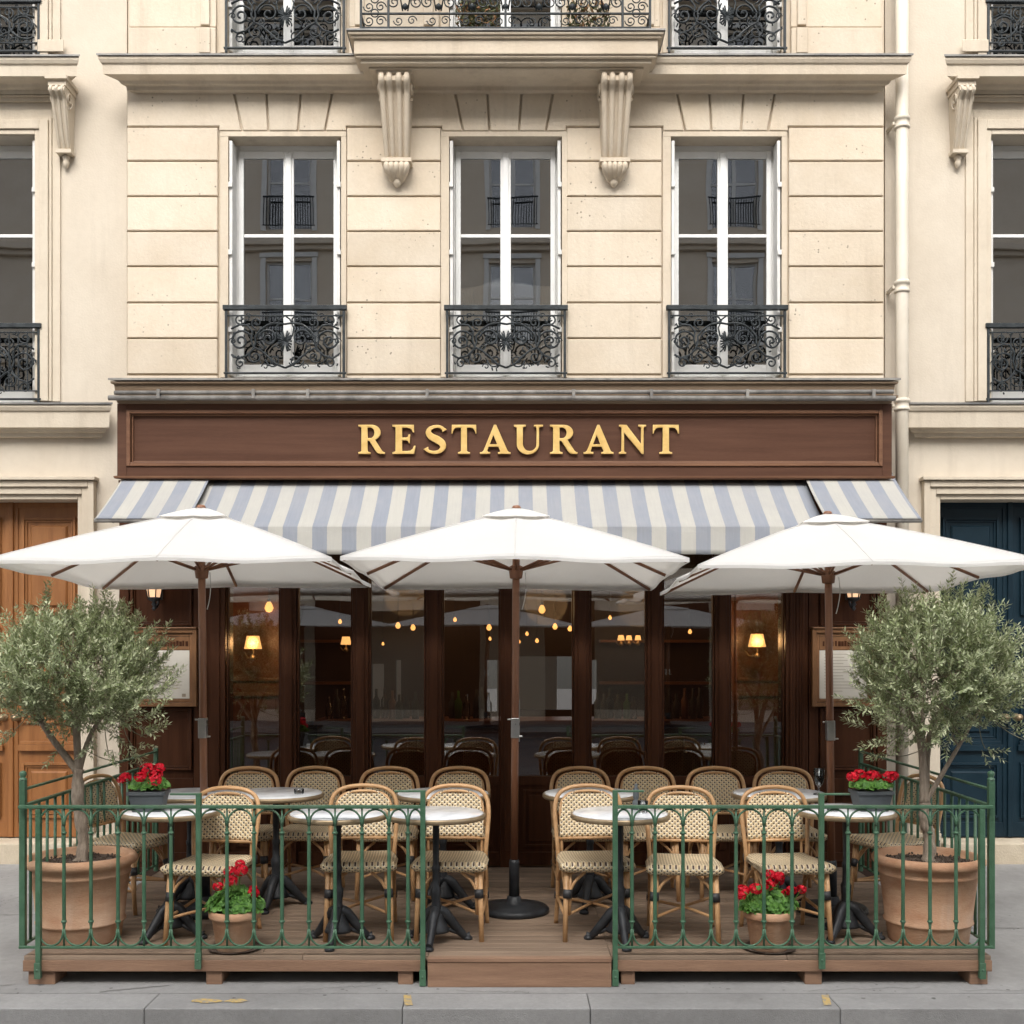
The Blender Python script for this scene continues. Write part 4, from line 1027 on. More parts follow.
# ------------------------------------------------------------------ green railings
YR = 6.392; rz = lambda p: Z(p, YR); rx = lambda p: X(p, YR)
def railsec(label, xs, posts, ends, y=YR):
    T = thing('green_railing', label, 'railing', (rx((xs[0]+xs[-1])/2), y, .17), 0, 'green iron railings round the terrace')
    zt, zb0 = rz(807), rz(947)
    r = MB(); r.box(rx(ends[0]), rx(ends[1]), y-.016, y+.016, zt-.008, zt+.010); r.build('top_rail', 'green', T, bevel=.003)
    r = MB(); r.box(rx(ends[0]), rx(ends[1]), y-.010, y+.010, zb0-.008, zb0+.006); r.build('bottom_rail', 'green', T, bevel=.003)
    proto = None
    for x in xs:
        if x in posts: continue
        if proto is None:
            m = MB(); h = zt-zb0-.016
            m.tube([(0,0,0),(0,0,.10),(0,0,.13),(0,0,h-.13),(0,0,h-.10),(0,0,h)], [.006,.007,.0112,.0100,.007,.005], 8)
            m.lathe([(.010,-.008),(.016,-.004),(.016,.004),(.010,.008)], (0,0,.135), 8); m.lathe([(.010,-.008),(.0155,-.004),(.0155,.004),(.010,.008)], (0,0,h-.135), 8)
            o = m.build('baluster', 'green', T, world=False); proto = o
        else: o = proto.copy(); C.objects.link(o); o.parent = T
        o.location = (rx(x)-T.location.x, 0, zb0+.007-T.location.z)
    for p, q in zip(xs, xs[1:]):
        x0, x1 = rx(p), rx(q); c_ = (x0+x1)/2; w_ = (x1-x0)/2-.004
        for q0, q1 in ((zt-.105, .092), (zb0+.100, -.092)):
            a = MB(); a.tube([(c_+w_*cos(t*pi/12), y-.003, q0+q1*sin(t*pi/12)**.8) for t in range(13)], .0058, 6)
            a.build('arch', 'green', T)
    for px, (p0, p1) in posts.items():
        m = MB(); xx = rx(px); m.box(xx-.014, xx+.014, y-.020, y+.012, rz(p1), rz(p0)); 
        m.box(xx-.018, xx+.018, y-.028, y-.0205, rz(p1), rz(p1)+.09); m.lathe([(.006,-.008),(.009,0),(0,.006)], (0,0,0), 8) 
        m.v[-24:] = [tuple(Matrix.Translation((xx, y-.028, rz(p1)+.05)) @ Matrix.Rotation(pi/2,4,'X') @ Vector(v)) for v in m.v[-24:]]
        if p0 < 800:
            sg = -1 if px < 500 else 1
            m.box(min(xx+sg*.014, xx+sg*.16), max(xx+sg*.014, xx+sg*.16), y-.010, y+.010, rz(p0)-.012, rz(p0)-.001)
        m.build('post', 'green', T, bevel=.003)
railsec('green iron front railing with arched bars before the table nearest the orange doors', [39,64,91,118,144,171,199,227,254,282,309,335,362,389,408,423], {39:(809,978),199:(793,968),423:(790,985)}, (19, 424))
railsec('green iron front railing with arched bars on the blue door side of the step', [615,632,655,683,711,736,764,792,821,848,876,903,930,956,981], {615:(790,985),821:(793,968),981:(809,978)}, (614, 993))
def siderail(xx, label, sg):
    T = thing('green_railing', label, 'railing', (xx, 7.6, .17), 0, 'green iron railings round the terrace')
    y0, y1 = 6.44, 8.86; zt = rz(807); zb0 = rz(947)
    r = MB(); r.box(xx-.014, xx+.014, y0, y1, zt-.008, zt+.008); r.build('top_rail', 'green', T, bevel=.003)
    r = MB(); r.box(xx-.010, xx+.010, y0, y1, zb0-.006, zb0+.006); r.build('bottom_rail', 'green', T, bevel=.003)
    r = MB(); r.box(xx-.012, xx+.012, y0+.02, y1, zt+.085, zt+.098); r.build('handrail', 'green', T, bevel=.003)
    r = MB(); r.box(xx-.017, xx+.017, y0-.017, y0+.017, zb0-.02, rz(781)); r.lathe([(.021,0),(.021,.008),(.013,.014),(.020,.030),(.018,.046),(0,.054)], (xx, y0, rz(781)), 14); r.build('post', 'green', T, bevel=.005)
    r = MB(); r.box(xx-.016, xx+.016, y1-.03, y1, .17, zt+.12); r.build('post', 'green', T, bevel=.005)
    proto = None; y = y0+.10
    while y < y1-.06:
        if proto is None:
            m = MB(); m.tube([(0,0,0),(0,0,zt-zb0-.014)], .0095, 8); o = m.build('baluster', 'green', T, world=False); proto = o
        else: o = proto.copy(); C.objects.link(o); o.parent = T
        o.location = (0, y-7.6, zb0+.0065-.17); y += .118
siderail(X(23,6.44), 'green iron side railing running back to the facade on the orange door side', -1)
siderail(X(991,6.44), 'green iron side railing running back to the facade on the blue door side', 1)

# ------------------------------------------------------------------ chairs
def make_chair():
    T = thing('cafe_chair', 'x', 'chair', (0,0,0), 0, 'woven rattan cafe chairs')
    # bent loop that forms the rear legs and the back
    hp = [(.195,.27,0),(.188,.225,.22),(.190,.185,.44),(.200,.20,.60),(.207,.225,.74),(.185,.245,.835),(.120,.255,.882),(0,.258,.898)]
    full = cat_(hp+[(-x,y,z) for x,y,z in hp[-2::-1]], 5)
    m = MB(); m.tube(full, .0135, 10); m.build('back_frame', 'rattan', T, world=False)
    inner = MB()
    ip = [(.165,.205,.46),(.168,.212,.60),(.172,.228,.74),(.152,.243,.812),(.10,.252,.850),(0,.254,.862)]
    inner.tube(cat_(ip+[(-x,y,z) for x,y,z in ip[-2::-1]], 5), .009, 8); inner.tube([(-.195,.200,.565),(.195,.200,.565)], .010, 8)
    inner.build('inner_frame', 'rattan', T, world=False)
    # woven back panel
    p = MB(); nu, nv = 16, 12
    for j in range(nv+1):
        v = j/nv; z = .572+(.862-.572)*v
        hw = .176 if v < .62 else .176-(.176-.085)*((v-.62)/.38)**2.2
        for i in range(nu+1):
            u_ = -1+2*i/nu; p.v.append((u_*hw*(1 if v<.999 else 1), .198+.052*v-.004+.018*(1-u_*u_), z+(.0 if v < .62 else .010*(1-u_*u_)*v)))
    for j in range(nv):
        for i in range(nu): a = j*(nu+1)+i; p.fc((a,a+1,a+nu+2,a+nu+1), 0, True)
    p.build('back_panel', 'weave_back', T, world=False, fix=False, solid=.008)
    # woven seat, waterfall front
    s = MB(); nu, nv = 16, 14; 
    prof = []
    for k in range(7): a = -pi/2+pi*k/6*1.0; prof.append((-.215+.03-.034*cos(a), .455+.034*sin(a)))
    ring = [(-.185,.420)]+[(-.190-.030*sin(t*pi/8), .455-.035*cos(t*pi/8)) for t in range(1,8)]+[(-.185,.489)]+[(-.10,.484),(0,.480),(.10,.482),(.19,.486),(.205,.475),(.205,.435),(.19,.420)]
    n = len(ring); base = len(s.v)
    for i in range(nu+1):
        u_ = -1+2*i/nu; 
        for (yy, zz) in ring:
            wfac = .222 if yy < 0 else .222-.03*(yy/.2)
            edge = 1-abs(u_)**8*.06
            cr = (1-u_**2)*.004
            zc_ = .453+(zz-.453)*(1-.55*max(0,abs(u_)-.86)/.14)
            s.v.append((u_*wfac*1.0, yy*edge, zc_-(0 if zz < .45 else cr)))
    for i in range(nu):
        for j in range(n): a = base+i*n; b = a+n; s.fc((a+j, a+(j+1)%n, b+(j+1)%n, b+j), 0, True)
    s.fc([base+k for k in range(n)]); s.fc([base+nu*n+n-1-k for k in range(n)])
    s.build('seat', 'weave_seat', T, world=False)
    for sg in (1,-1):
        l = MB(); l.tube([(sg*.178,-.165,.425),(sg*.186,-.18,.2),(sg*.192,-.20,0)], [.0155,.0155,.0145], 10)
        lg = l.build('front_leg', 'rattan', T, world=False)
        l = MB(); l.tube([(sg*.156,-.163,.425),(sg*.163,-.176,.16)], .010, 8); l.build('inner_cane', 'rattan', lg, world=False)
        b = MB(); b.tube([(sg*.172,-.172,.315),(sg*.176,-.178,.262)], .0265, 10, sq=.8); b.build('binding', 'wrap', lg, world=False)
        b = MB(); b.tube(cat_([(sg*.165,-.17,.29),(sg*.13,-.165,.36),(sg*.07,-.16,.415)],4), .0095, 7); b.tube(cat_([(sg*.185,-.15,.29),(sg*.187,-.08,.37),(sg*.187,0,.415)],4), .009, 7)
        b.tube(cat_([(sg*.188,.20,.30),(sg*.187,.12,.37),(sg*.185,.05,.415)],4), .009, 7)
        b.build('brace', 'rattan', T, world=False)
        b = MB(); b.tube([(sg*.19,-.19,.155),(sg*.193,.235,.185)], .010, 8); b.build('stretcher', 'rattan', T, world=False)
    for a, b in (((-.19,-.188,.155),(.19,.235,.20)), ((.19,-.188,.158),(-.19,.235,.175))):
        k = MB(); k.tube(cat_([a, ((a[0]+b[0])/2, (a[1]+b[1])/2, .185), b], 4), .0095, 8); k.build('stretcher', 'rattan', T, world=False)
    for sg in (1,-1):
        for q in ([(sg*.189,.20,.48),(sg*.190,.196,.43)], [(sg*.190,.238,.21),(sg*.190,.242,.17)]):
            k = MB(); k.tube(q, .0185, 10); k.build('cane_wrap', 'wrap', T, world=False)
    return T
ch = make_chair()
FY, BY = 6.79, 7.98
chairs = [ # px centre, Y, rot, label
 (211,FY+.0,-.16,'front row rattan chair nearest the orange doors, behind a geranium pot'),
 (361,6.91,.06,'rattan chair behind the second marble table from the orange door end'),
 (452,6.91,-.04,'rattan chair behind the marble table standing by the edge of the step'),
 (593,6.91,.07,'rattan chair behind the marble table just past the centre parasol pole'),
 (683,FY+.02,-.09,'front row rattan chair with no table before it, behind the arched railing'),
 (787,FY+.04,.11,'front row rattan chair nearest the blue doors, behind a geranium pot'),
 (243,BY,.05,'back row rattan chair first from the orange doors, against the first glazed bay'),
 (308,BY+.02,-.05,'back row rattan chair second from the orange doors, beside the back table with the ashtray'),
 (387,BY,.04,'back row rattan chair third from the orange doors, below the third glazed bay'),
 (457,BY,-.03,'back row rattan chair last before the centre parasol pole'),
 (583,BY,.03,'back row rattan chair first after the centre parasol pole'),
 (648,BY,-.04,'back row rattan chair second after the centre parasol pole, below the sixth bay'),
 (723,BY,.05,'back row rattan chair third after the centre parasol pole, before the seventh bay'),
 (789,BY,-.06,'back row rattan chair last in the row, beside the pole of the blue door parasol'),
 (128,7.62,1.25,'rattan chair turned sideways beside the olive tree near the orange doors'),
 (893,7.62,-1.22,'rattan chair turned sideways beside the olive tree near the blue doors')]
for k, (px, Y, rzz, lab) in enumerate(chairs):
    loc = (X(px,Y), Y, .1695)
    if k == 0: ch.location = loc; ch.rotation_euler = (0,0,rzz); ch['label'] = lab; ch.scale = (1,1,.955)
    else: dup(ch, loc, rzz, lab)

# ------------------------------------------------------------------ tables
def make_table():
    T = thing('bistro_table', 'x', 'table', (0,0,0), 0, 'round marble bistro tables')
    m = MB(); m.lathe([(.0,.728),(.272,.728),(.276,.732),(.276,.752),(.270,.757),(0,.757)], n=48); tp = m.build('tabletop', 'marble', T, world=False)
    m = MB(); m.lathe([(.268,.722),(.284,.722),(.289,.729),(.289,.745),(.284,.7515),(.2765,.7515),(.2765,.727),(.268,.727)], n=48); m.build('rim', 'rim', tp, world=False)
    m = MB(); m.lathe([(.11,.7215),(.11,.71),(.03,.70),(.020,.68),(.018,.45),(.024,.44),(.024,.42),(.020,.41),(.022,.33),(.032,.31),(.030,.27),(.026,.25),(.028,.18),(.038,.17),(.046,.14),(.062,.11),(.075,.08),(.078,.065)], n=20); m.build('pedestal', 'cast', T, world=False)
    for k in range(3):
        a = pi/2+2*pi*k/3
        m = MB(); pts = cat_([(.015,0,.185),(.055,0,.165),(.10,0,.11),(.145,0,.055),(.175,0,.026),(.200,0,.018)], 5)
        n_ = len(pts); m.tube(pts, [.036-.018*(i/(n_-1)) if i < n_-5 else .018+.010*((i-(n_-5))/4) for i in range(n_)], 10, sq=.85)
        m.tube(cat_([(.03,0,.10),(.07,0,.075),(.11,0,.055),(.15,0,.04)],4), .012, 7)
        m.lathe([(.0,-.018),(.026,-.018),(.030,-.008),(.022,.004),(0,.008)], (.195,0,.018), 12)
        m.xf(Matrix.Rotation(a, 4, 'Z')); m.build('foot', 'cast', T, world=False)
    return T
tb = make_table()
FT = 6.685
tables = [(171,FT+.12,.4,1,'marble table carrying a charcoal geranium planter near the orange doors'),
 (338,FT,.95,1,'white marble table before the second front row chair'),
 (436,FT,.9,1,'white marble table at the edge of the step on the orange door side'),
 (620,FT,1.15,1,'white marble table behind the railing just past the step'),
 (846,FT+.12,.3,1,'white marble table carrying the charcoal geranium planter beside the parasol pole'),
 (190,7.60,.2,1.05,'back row marble table mostly hidden behind the first front row chair'),
 (276,7.62,.9,1.09,'back row marble table with a small glass ashtray on it'),
 (443,7.62,.3,1.09,'back row marble table between the two chairs before the centre pole'),
 (590,7.62,.8,1.09,'back row marble table just after the centre parasol pole'),
 (779,7.62,.5,1.09,'back row marble table near the pole of the blue door parasol')]
for k, (px, Y, rzz, sc_, lab) in enumerate(tables):
    loc = (X(px,Y), Y, .1695)
    if k == 0: tb.location = loc; tb.rotation_euler = (0,0,rzz); tb['label'] = lab
    else: dup(tb, loc, rzz, lab, (sc_,sc_,1))
TT = .1695+.757
# small table ware
T = MB(); T.lathe([(.0,.0),(.032,0),(.034,.03),(.03,.032),(.026,.008),(0,.006)], (X(299,7.55),7.55,TT), 16); tag(T.build('ashtray', 'glass_small'), 'small glass ashtray on a back row marble table', 'ashtray')
T = MB(); c = (X(643,6.66),6.66,TT); T.lathe([(.0,.0),(.026,0),(.03,.07),(.026,.07),(.023,.006),(0,.006)], c, 16); tag(T.build('tumbler', 'glass_small'), 'small glass tumbler on the marble table behind the railing past the step', 'glass')
T = MB(); c = (X(636,6.80),6.80,TT); T.lathe([(.0,0),(.022,0),(.022,.05),(.012,.06),(.018,.07),(.018,.12),(.010,.13),(.010,.15),(.0,.155)], c, 12); tag(T.build('pepper_mill', 'charcoal'), 'small dark pepper mill on the marble table just past the step', 'pepper mill')
T = MB(); c = (X(819,7.50),7.50,TT); T.lathe([(.0,.0),(.038,0),(.036,.006),(.008,.014),(.007,.05),(.024,.07),(.034,.11),(.036,.17),(.034,.17),(.021,.072),(0,.06)], c, 20); tag(T.build('wine_glass', 'glass_small'), 'tall clear glass on the back table beside the parasol pole', 'glass')
T = MB(); c = (X(833,6.74),6.74,TT); T.lathe([(.0,.0),(.034,0),(.036,.026),(.031,.028),(.027,.008),(0,.006)], c, 16); tag(T.build('ashtray', 'glass_small'), 'small glass dish beside the planter on the blue door side table', 'ashtray')

# ------------------------------------------------------------------ parasols
def make_parasol():
    T = thing('parasol', 'x', 'parasol', (0,0,0), 0, 'white square parasols over the terrace')
    AZ, EZ_ = 2.765-.17, 2.372-.17; H = .985
    def P(phi, t):
        # phi: position round the square 0..8 (ribs on whole numbers: corner, middle, corner, ...)
        k = int(phi) % 8; fr = phi-int(phi)
        C8 = [(-1,-1),(0,-1),(1,-1),(1,0),(1,1),(0,1),(-1,1),(-1,0)]
        a, b = C8[k], C8[(k+1) % 8]; x, y = (a[0]+(b[0]-a[0])*fr)*H, (a[1]+(b[1]-a[1])*fr)*H
        # hem drawn slightly inwards between ribs
        ins = 1-.012*sin(pi*fr)*t
        sag = .022*sin(pi*fr)*sin(pi*min(1,t*.9))
        corner = abs(x)/H*abs(y)/H
        z = AZ-(AZ-EZ_)*(t**1.12)-sag-.012*corner*t*t-.026*y/H*t
        z += .010*sin(x*t*7+1.3)*sin(y*t*6+.4)*t*(1-abs(2*fr-1))*1.2
        return (x*t*ins, y*t*ins, z)
    c = MB(); nphi, nt_ = 64, 12; ts = [.04+.96*k/nt_ for k in range(nt_+1)]
    for t in ts:
        for i in range(nphi): c.v.append(P(i*8/nphi, t))
    for j in range(nt_):
        for i in range(nphi): a = j*nphi; b = a+nphi; c.fc((a+i, a+(i+1)%nphi, b+(i+1)%nphi, b+i), 0, True)
    sm_ = MB()
    for k in range(8): sm_.tube([(a, b, d+.0025) for a, b, d in (P(k, q/10) for q in range(2, 11))], .0035, 4)
    sm_.tube([(a*1.002, b*1.002, d+.001) for a, b, d in (P(i*8/64, .965) for i in range(64))], .0022, 4, closed=True)
    # short hem
    base = len(c.v)
    for i in range(nphi): x, y, z = P(i*8/nphi, 1.0); c.v.append((x*1.001, y*1.001, z-.018))
    for i in range(nphi): a = nt_*nphi; c.fc((a+i, a+(i+1)%nphi, base+(i+1)%nphi, base+i), 0, False)
    cn = c.build('canopy', 'canvas', T, world=False, fix=False, solid=.003)
    sm_.build('seam', 'canvas', cn, world=False)
    v = MB(); ts2 = [.0, .08, .14, .19, .215]
    for t in ts2:
        for i in range(nphi):
            x, y, z = P(i*8/nphi, max(t, .001)); fr = (i*8/nphi) % 1
            v.v.append((x, y, z+.030-.012*(t/.21)**2+.010*abs(sin(pi*fr))*t/.2))
    for j in range(4):
        for i in range(nphi): a = j*nphi; b = a+nphi; v.fc((a+i, a+(i+1)%nphi, b+(i+1)%nphi, b+i), 0, True)
    v.build('vent_cap', 'canvas', cn, world=False, fix=False, solid=.003)
    p = MB(); p.lathe([(.024,.32),(.024,AZ-.02)], n=16); po = p.build('pole', 'pole', T, world=False)
    p = MB(); p.lathe([(.034,.03),(.034,.32),(.030,.34),(.026,.34)], n=16); p.build('sleeve', 'cast', po, world=False)
    p = MB(); p.box(-.026,.026,-.032,.02,1.13,1.26); p.box(-.05,-.026,-.018,-.010,1.245,1.255); p.box(.026,.05,-.018,-.010,1.135,1.145); p.build('clasp', 'steel', po, world=False, bevel=.003)
    p = MB(); p.lathe([(.0,AZ+.02),(.028,AZ+.022),(.030,AZ+.032),(.022,AZ+.044),(0,AZ+.048)], n=14); p.build('finial', 'pole', T, world=False)
    hz = EZ_+.02
    p = MB(); p.lathe([(.026,hz-.06),(.040,hz-.055),(.046,hz-.01),(.046,hz+.02),(.026,hz+.03)], n=14); p.build('hub', 'pole', T, world=False); p = MB(); p.lathe([(.026,AZ-.10),(.05,AZ-.09),(.05,AZ-.05),(.026,AZ-.04)], n=14); p.build('top_hub', 'pole', T, world=False)
    p = MB(); p.tube(cat_([(.06,-.03,hz-.02),(.065,-.035,hz-.12),(.055,-.03,hz-.20),(.04,-.03,hz-.26)],4), .003, 5); p.build('cord', 'curtain', T, world=False)
    for k in range(8):
        q = [P(k, t) for t in (.06,.2,.4,.6,.8,.985)]
        r = MB(); r.tube([(x,y,z-.018) for x,y,z in q], .0105, 6); rb = r.build('rib', 'pole', T, world=False)
        x, y, z = P(k, .50); l = math.hypot(x,y); s = MB(); s.tube([(x/l*.04, y/l*.04, hz), (x, y, z-.022)], .009, 6); s.build('strut', 'pole', rb, world=False)
    b = MB(); b.lathe([(.0,.0),(.222,0),(.228,.006),(.228,.028),(.21,.042),(.10,.055),(.05,.062),(.045,.10),(.035,.105),(0,.105)], n=40); b.build('base', 'cast', T, world=False)
    return T
pa = make_parasol()
YP = 7.47
for k, (px, lab) in enumerate(((205,'white parasol nearest the orange doors, in front of the first bays'),(514,'centre white parasol standing alone in the aisle before the glazed door'),(832,'white parasol nearest the blue doors, overlapping the downpipe'))):
    loc = (X(px,YP), YP, .1695)
    if k == 0: pa.location = loc; pa['label'] = lab; pa.rotation_euler = (.006, -.008, .01)
    else: o = dup(pa, loc, (0, -.012, -.02)[k], lab, (1, 1, (1, 1, .986)[k])); o.rotation_euler.x = (0, -.004, -.004)[k]; o.rotation_euler.y = (0, .006, -.010)[k]
for k, (xx, lab) in enumerate(((-5.0,'added wide parasol across the street, for its reflection in the first panes'),(-.6,'added wide parasol across the street, for its reflection around the glazed door'),(3.7,'added wide parasol across the street, for its reflection in the panes past the door'))):
    o = dup(pa, (xx, -9.3, 0.0), .02*k, lab, (2.15, 2.15, 1.12)); o['group'] = 'added parasols across the street for reflections in the panes'  # unseen parasols added across the street to give the shop panes parasol reflections

# ------------------------------------------------------------------ olive trees
def leaf(mb, p, d, up, l, w, mi):
    s_ = d.cross(up); s_ = s_.normalized() if s_.length > 1e-4 else d.orthogonal().normalized()
    i = mb.vs([p, p+d*l*.45+s_*w, p+d*l, p+d*l*.45-s_*w]); mb.fc((i,i+1,i+2,i+3), mi)
def olive(px, Y, crown, label, seed, lean, trunk, sprigs):
    r = random.Random(seed); bx_, by_ = X(px, Y), Y
    T = thing('potted_olive_tree', label, 'olive tree', (bx_, by_, .1695))
    p = MB(); prof = [(.0,0),(.222,0),(.228,.012),(.240,.10),(.243,.105),(.254,.112),(.256,.122),(.247,.130),(.262,.27),(.278,.385),(.283,.388),(.286,.400),(.280,.408),(.284,.435),(.310,.445),(.322,.462),(.322,.482),(.310,.498),(.292,.502),(.276,.495),(.268,.44),(0,.43)]
    p.lathe([(a*.99, b) for a, b in prof], n=56); po = p.build('pot', 'terra', T, world=False)
    s = MB(); nn = 20
    for j in range(6):
        for i in range(nn): rr_ = .268*j/5; a = 2*pi*i/nn; s.v.append((rr_*cos(a), rr_*sin(a), .452+.012*(1-j/5)+r.uniform(-.006,.006)))
    for j in range(5):
        for i in range(nn): a = j*nn; b = a+nn; s.fc((a+i,a+(i+1)%nn,b+(i+1)%nn,b+i), 0, False)
    for k in range(260):
        a, q = r.uniform(0,6.28), .25*math.sqrt(r.random()); e = r.uniform(.005,.011); s.lathe([(0,-e),(e,0),(0,e)], (q*cos(a), q*sin(a), .464), 5)
    s.build('soil', 'soil', po, world=False, fix=False)
    t = MB()
    cw = Vector((X(crown[0],Y)-bx_, 0, Z(crown[1],Y)-.1695)); ex, ey, ez = crown[2], crown[3], crown[4]
    fork = Vector((trunk[0], 0, trunk[1]))
    tp = cat_([(0,0,.44),(trunk[0]*.1+.012,.01,.60),(trunk[0]*.6-.008,0,(.45+trunk[1])/2+.08),tuple(fork)], 6)
    t.tube([v+Vector((r.uniform(-.004,.004), r.uniform(-.004,.004), 0)) for v in tp], [.037-.007*i/(len(tp)-1)+(.014 if i < 2 else 0)+r.uniform(-.005,.005) for i in range(len(tp))], 12)
    limbs = []
    def limb(tgt, rad, start, sub=True, bend=.06):
        mid = start.lerp(tgt, .5)+Vector((r.uniform(-bend,bend), r.uniform(-bend,bend), r.uniform(-.02,.05)))
        pts = cat_([start, mid, tgt], 7); n = len(pts)
        t.tube(pts, [rad*(1-.72*i/(n-1)) for i in range(n)], 8 if rad > .012 else 5); limbs.append(pts); return pts
    mains = []
    for tx in trunk[2]:
        mains.append(limb(cw+Vector((tx[0]*ex, tx[1]*ey, tx[2]*ez)), tx[3], fork-Vector((0,0,.02))))
    def inside(f):
        while True:
            v = Vector((r.uniform(-1,1), r.uniform(-1,1), r.uniform(-1,1)))
            if v.length <= 1: v = v.normalized()*v.length**f; break
        # flatter below, ragged outline
        if v.z < 0: v.z *= .95
        return v
    subs = []
    for k in range(70):
        v = inside(.7)*.86; tgt = cw+Vector((v.x*ex, v.y*ey, v.z*ez)); src = min((q for m_ in mains for q in m_[4:]), key=lambda q: (q-tgt).length+r.uniform(0,.12))
        subs.append(limb(tgt, .0065, src, bend=.04))
    t.build('trunk', 'bark', T, world=False)
    c = MB()
    bumps = [(Vector((r.uniform(-1,1), r.uniform(-1,1), r.uniform(-.6,1))).normalized(), r.uniform(.62,1.22)) for _ in range(24)]
    def twig(p0, d, l, dens=1.0):
        n = 5; pts = [p0]; dd = d.copy()
        for i in range(n): dd = (dd+Vector((r.uniform(-.18,.18), r.uniform(-.18,.18), r.uniform(-.08,.16)))).normalized(); pts.append(pts[-1]+dd*l/n)
        c.tube(pts, [.0022-.0003*i for i in range(n+1)], 3, mi=3, cap=False)
        k = 0; m_ = max(3, int(l/.0125*dens))
        for i in range(m_):
            f = (i+.6)/m_*n; j = min(n-1, int(f)); q = pts[j].lerp(pts[j+1], f-j); ax = (pts[j+1]-pts[j]).normalized(); o = ax.orthogonal().normalized()
            o.rotate(Matrix.Rotation(i*pi/2+r.uniform(-.3,.3), 3, ax))
            for sg in (1,-1):
                ld = (ax*r.uniform(.6,1.1)+o*sg).normalized(); w_ = r.random()
                leaf(c, q, ld, Vector((r.uniform(-.6,.6),r.uniform(-.6,.6),1)), r.uniform(.026,.044), r.uniform(.0046,.0075), 0 if w_ < .42 else (1 if w_ < .74 else 2))
        leaf(c, pts[-1], dd, Vector((1,0,.3)), .035, .005, 2)
    for k in range(1250):
        v = inside(.42); s_ = 1.0
        nb = max(bumps, key=lambda b: b[0].dot(v.normalized())); s_ = .55*nb[1]+.42
        q = cw+Vector((v.x*ex, v.y*ey, v.z*ez))*s_*.90
        if v.z < -.45 and r.random() < .35: continue
        d = (Vector((v.x, v.y, v.z*.8+.3))*.9+Vector((r.uniform(-.5,.5), r.uniform(-.5,.5), r.uniform(-.1,1.1)))).normalized()
        twig(q, d, r.uniform(.07,.17) if r.random() < .85 else r.uniform(.18,.26))
    for (dx, dz_, ax_, az_, l) in sprigs:
        q = cw+Vector((dx, r.uniform(-.1,.1), dz_))
        src = min((w_ for m_ in limbs for w_ in m_), key=lambda w_: (w_-q).length); c.tube(cat_([src, src.lerp(q,.5)+Vector((0,0,-.02)), q],4), .0028, 4, mi=3)
        for k in range(3): twig(q+Vector((r.uniform(-.02,.02),r.uniform(-.03,.03),r.uniform(-.02,.02))), Vector((ax_+r.uniform(-.4,.4), r.uniform(-.4,.4), az_+r.uniform(-.4,.4))).normalized(), l*r.uniform(.7,1.1), .8)
    c.build('crown', ['ol1','ol2','ol3','twig'], T, world=False, fix=False)
    return T
olive(81, 6.76, (78,680,.48,.42,.43), 'potted olive tree in a large terracotta pot on the orange door side', 5, 0, (-.015,1.00,[(-.55,-.1,-.2,.026),(-.2,.3,.2,.022),(.15,-.2,.1,.024),(.55,.1,-.15,.02)]),
      [(.42,-.22,.9,.3,.16),(.46,-.10,.9,.3,.14),(.38,-.33,.9,.5,.15),(.48,-.02,.8,.7,.14),(.30,-.40,.6,-.3,.14),(-.40,-.30,-.8,-.2,.14),(.25,-.30,.5,-.5,.14),(.34,-.26,.8,-.2,.14),(.10,-.36,.2,-.6,.12),(-.15,.42,.0,1,.15),(.12,.40,.2,1,.15),(.2,-.42,.3,-.6,.12),(.28,-.48,.9,.1,.12)])
olive(928, 6.76, (938,678,.47,.42,.44), 'potted olive tree in a large terracotta pot on the blue door side', 9, 0, (-.02,.82,[(-.50,-.2,-.25,.03),(.28,.1,.0,.034),(-.1,.3,.1,.02),(.6,-.1,-.2,.018)]),
      [(-.44,-.18,-.9,.2,.15),(-.40,-.28,-.9,.1,.14),(-.32,-.38,-.8,-.2,.15),(-.46,-.02,-.9,.5,.14),(-.42,.10,-.7,.8,.14),(-.34,.34,-.3,1,.14),(-.20,.42,0,1,.15),(.25,.40,.1,1,.14),(-.22,-.34,-.5,-.5,.14),(.44,-.30,.9,-.1,.14),(.48,-.36,.9,.2,.12),(.30,-.42,.6,-.5,.12),(-.28,-.46,-.8,-.1,.12)])

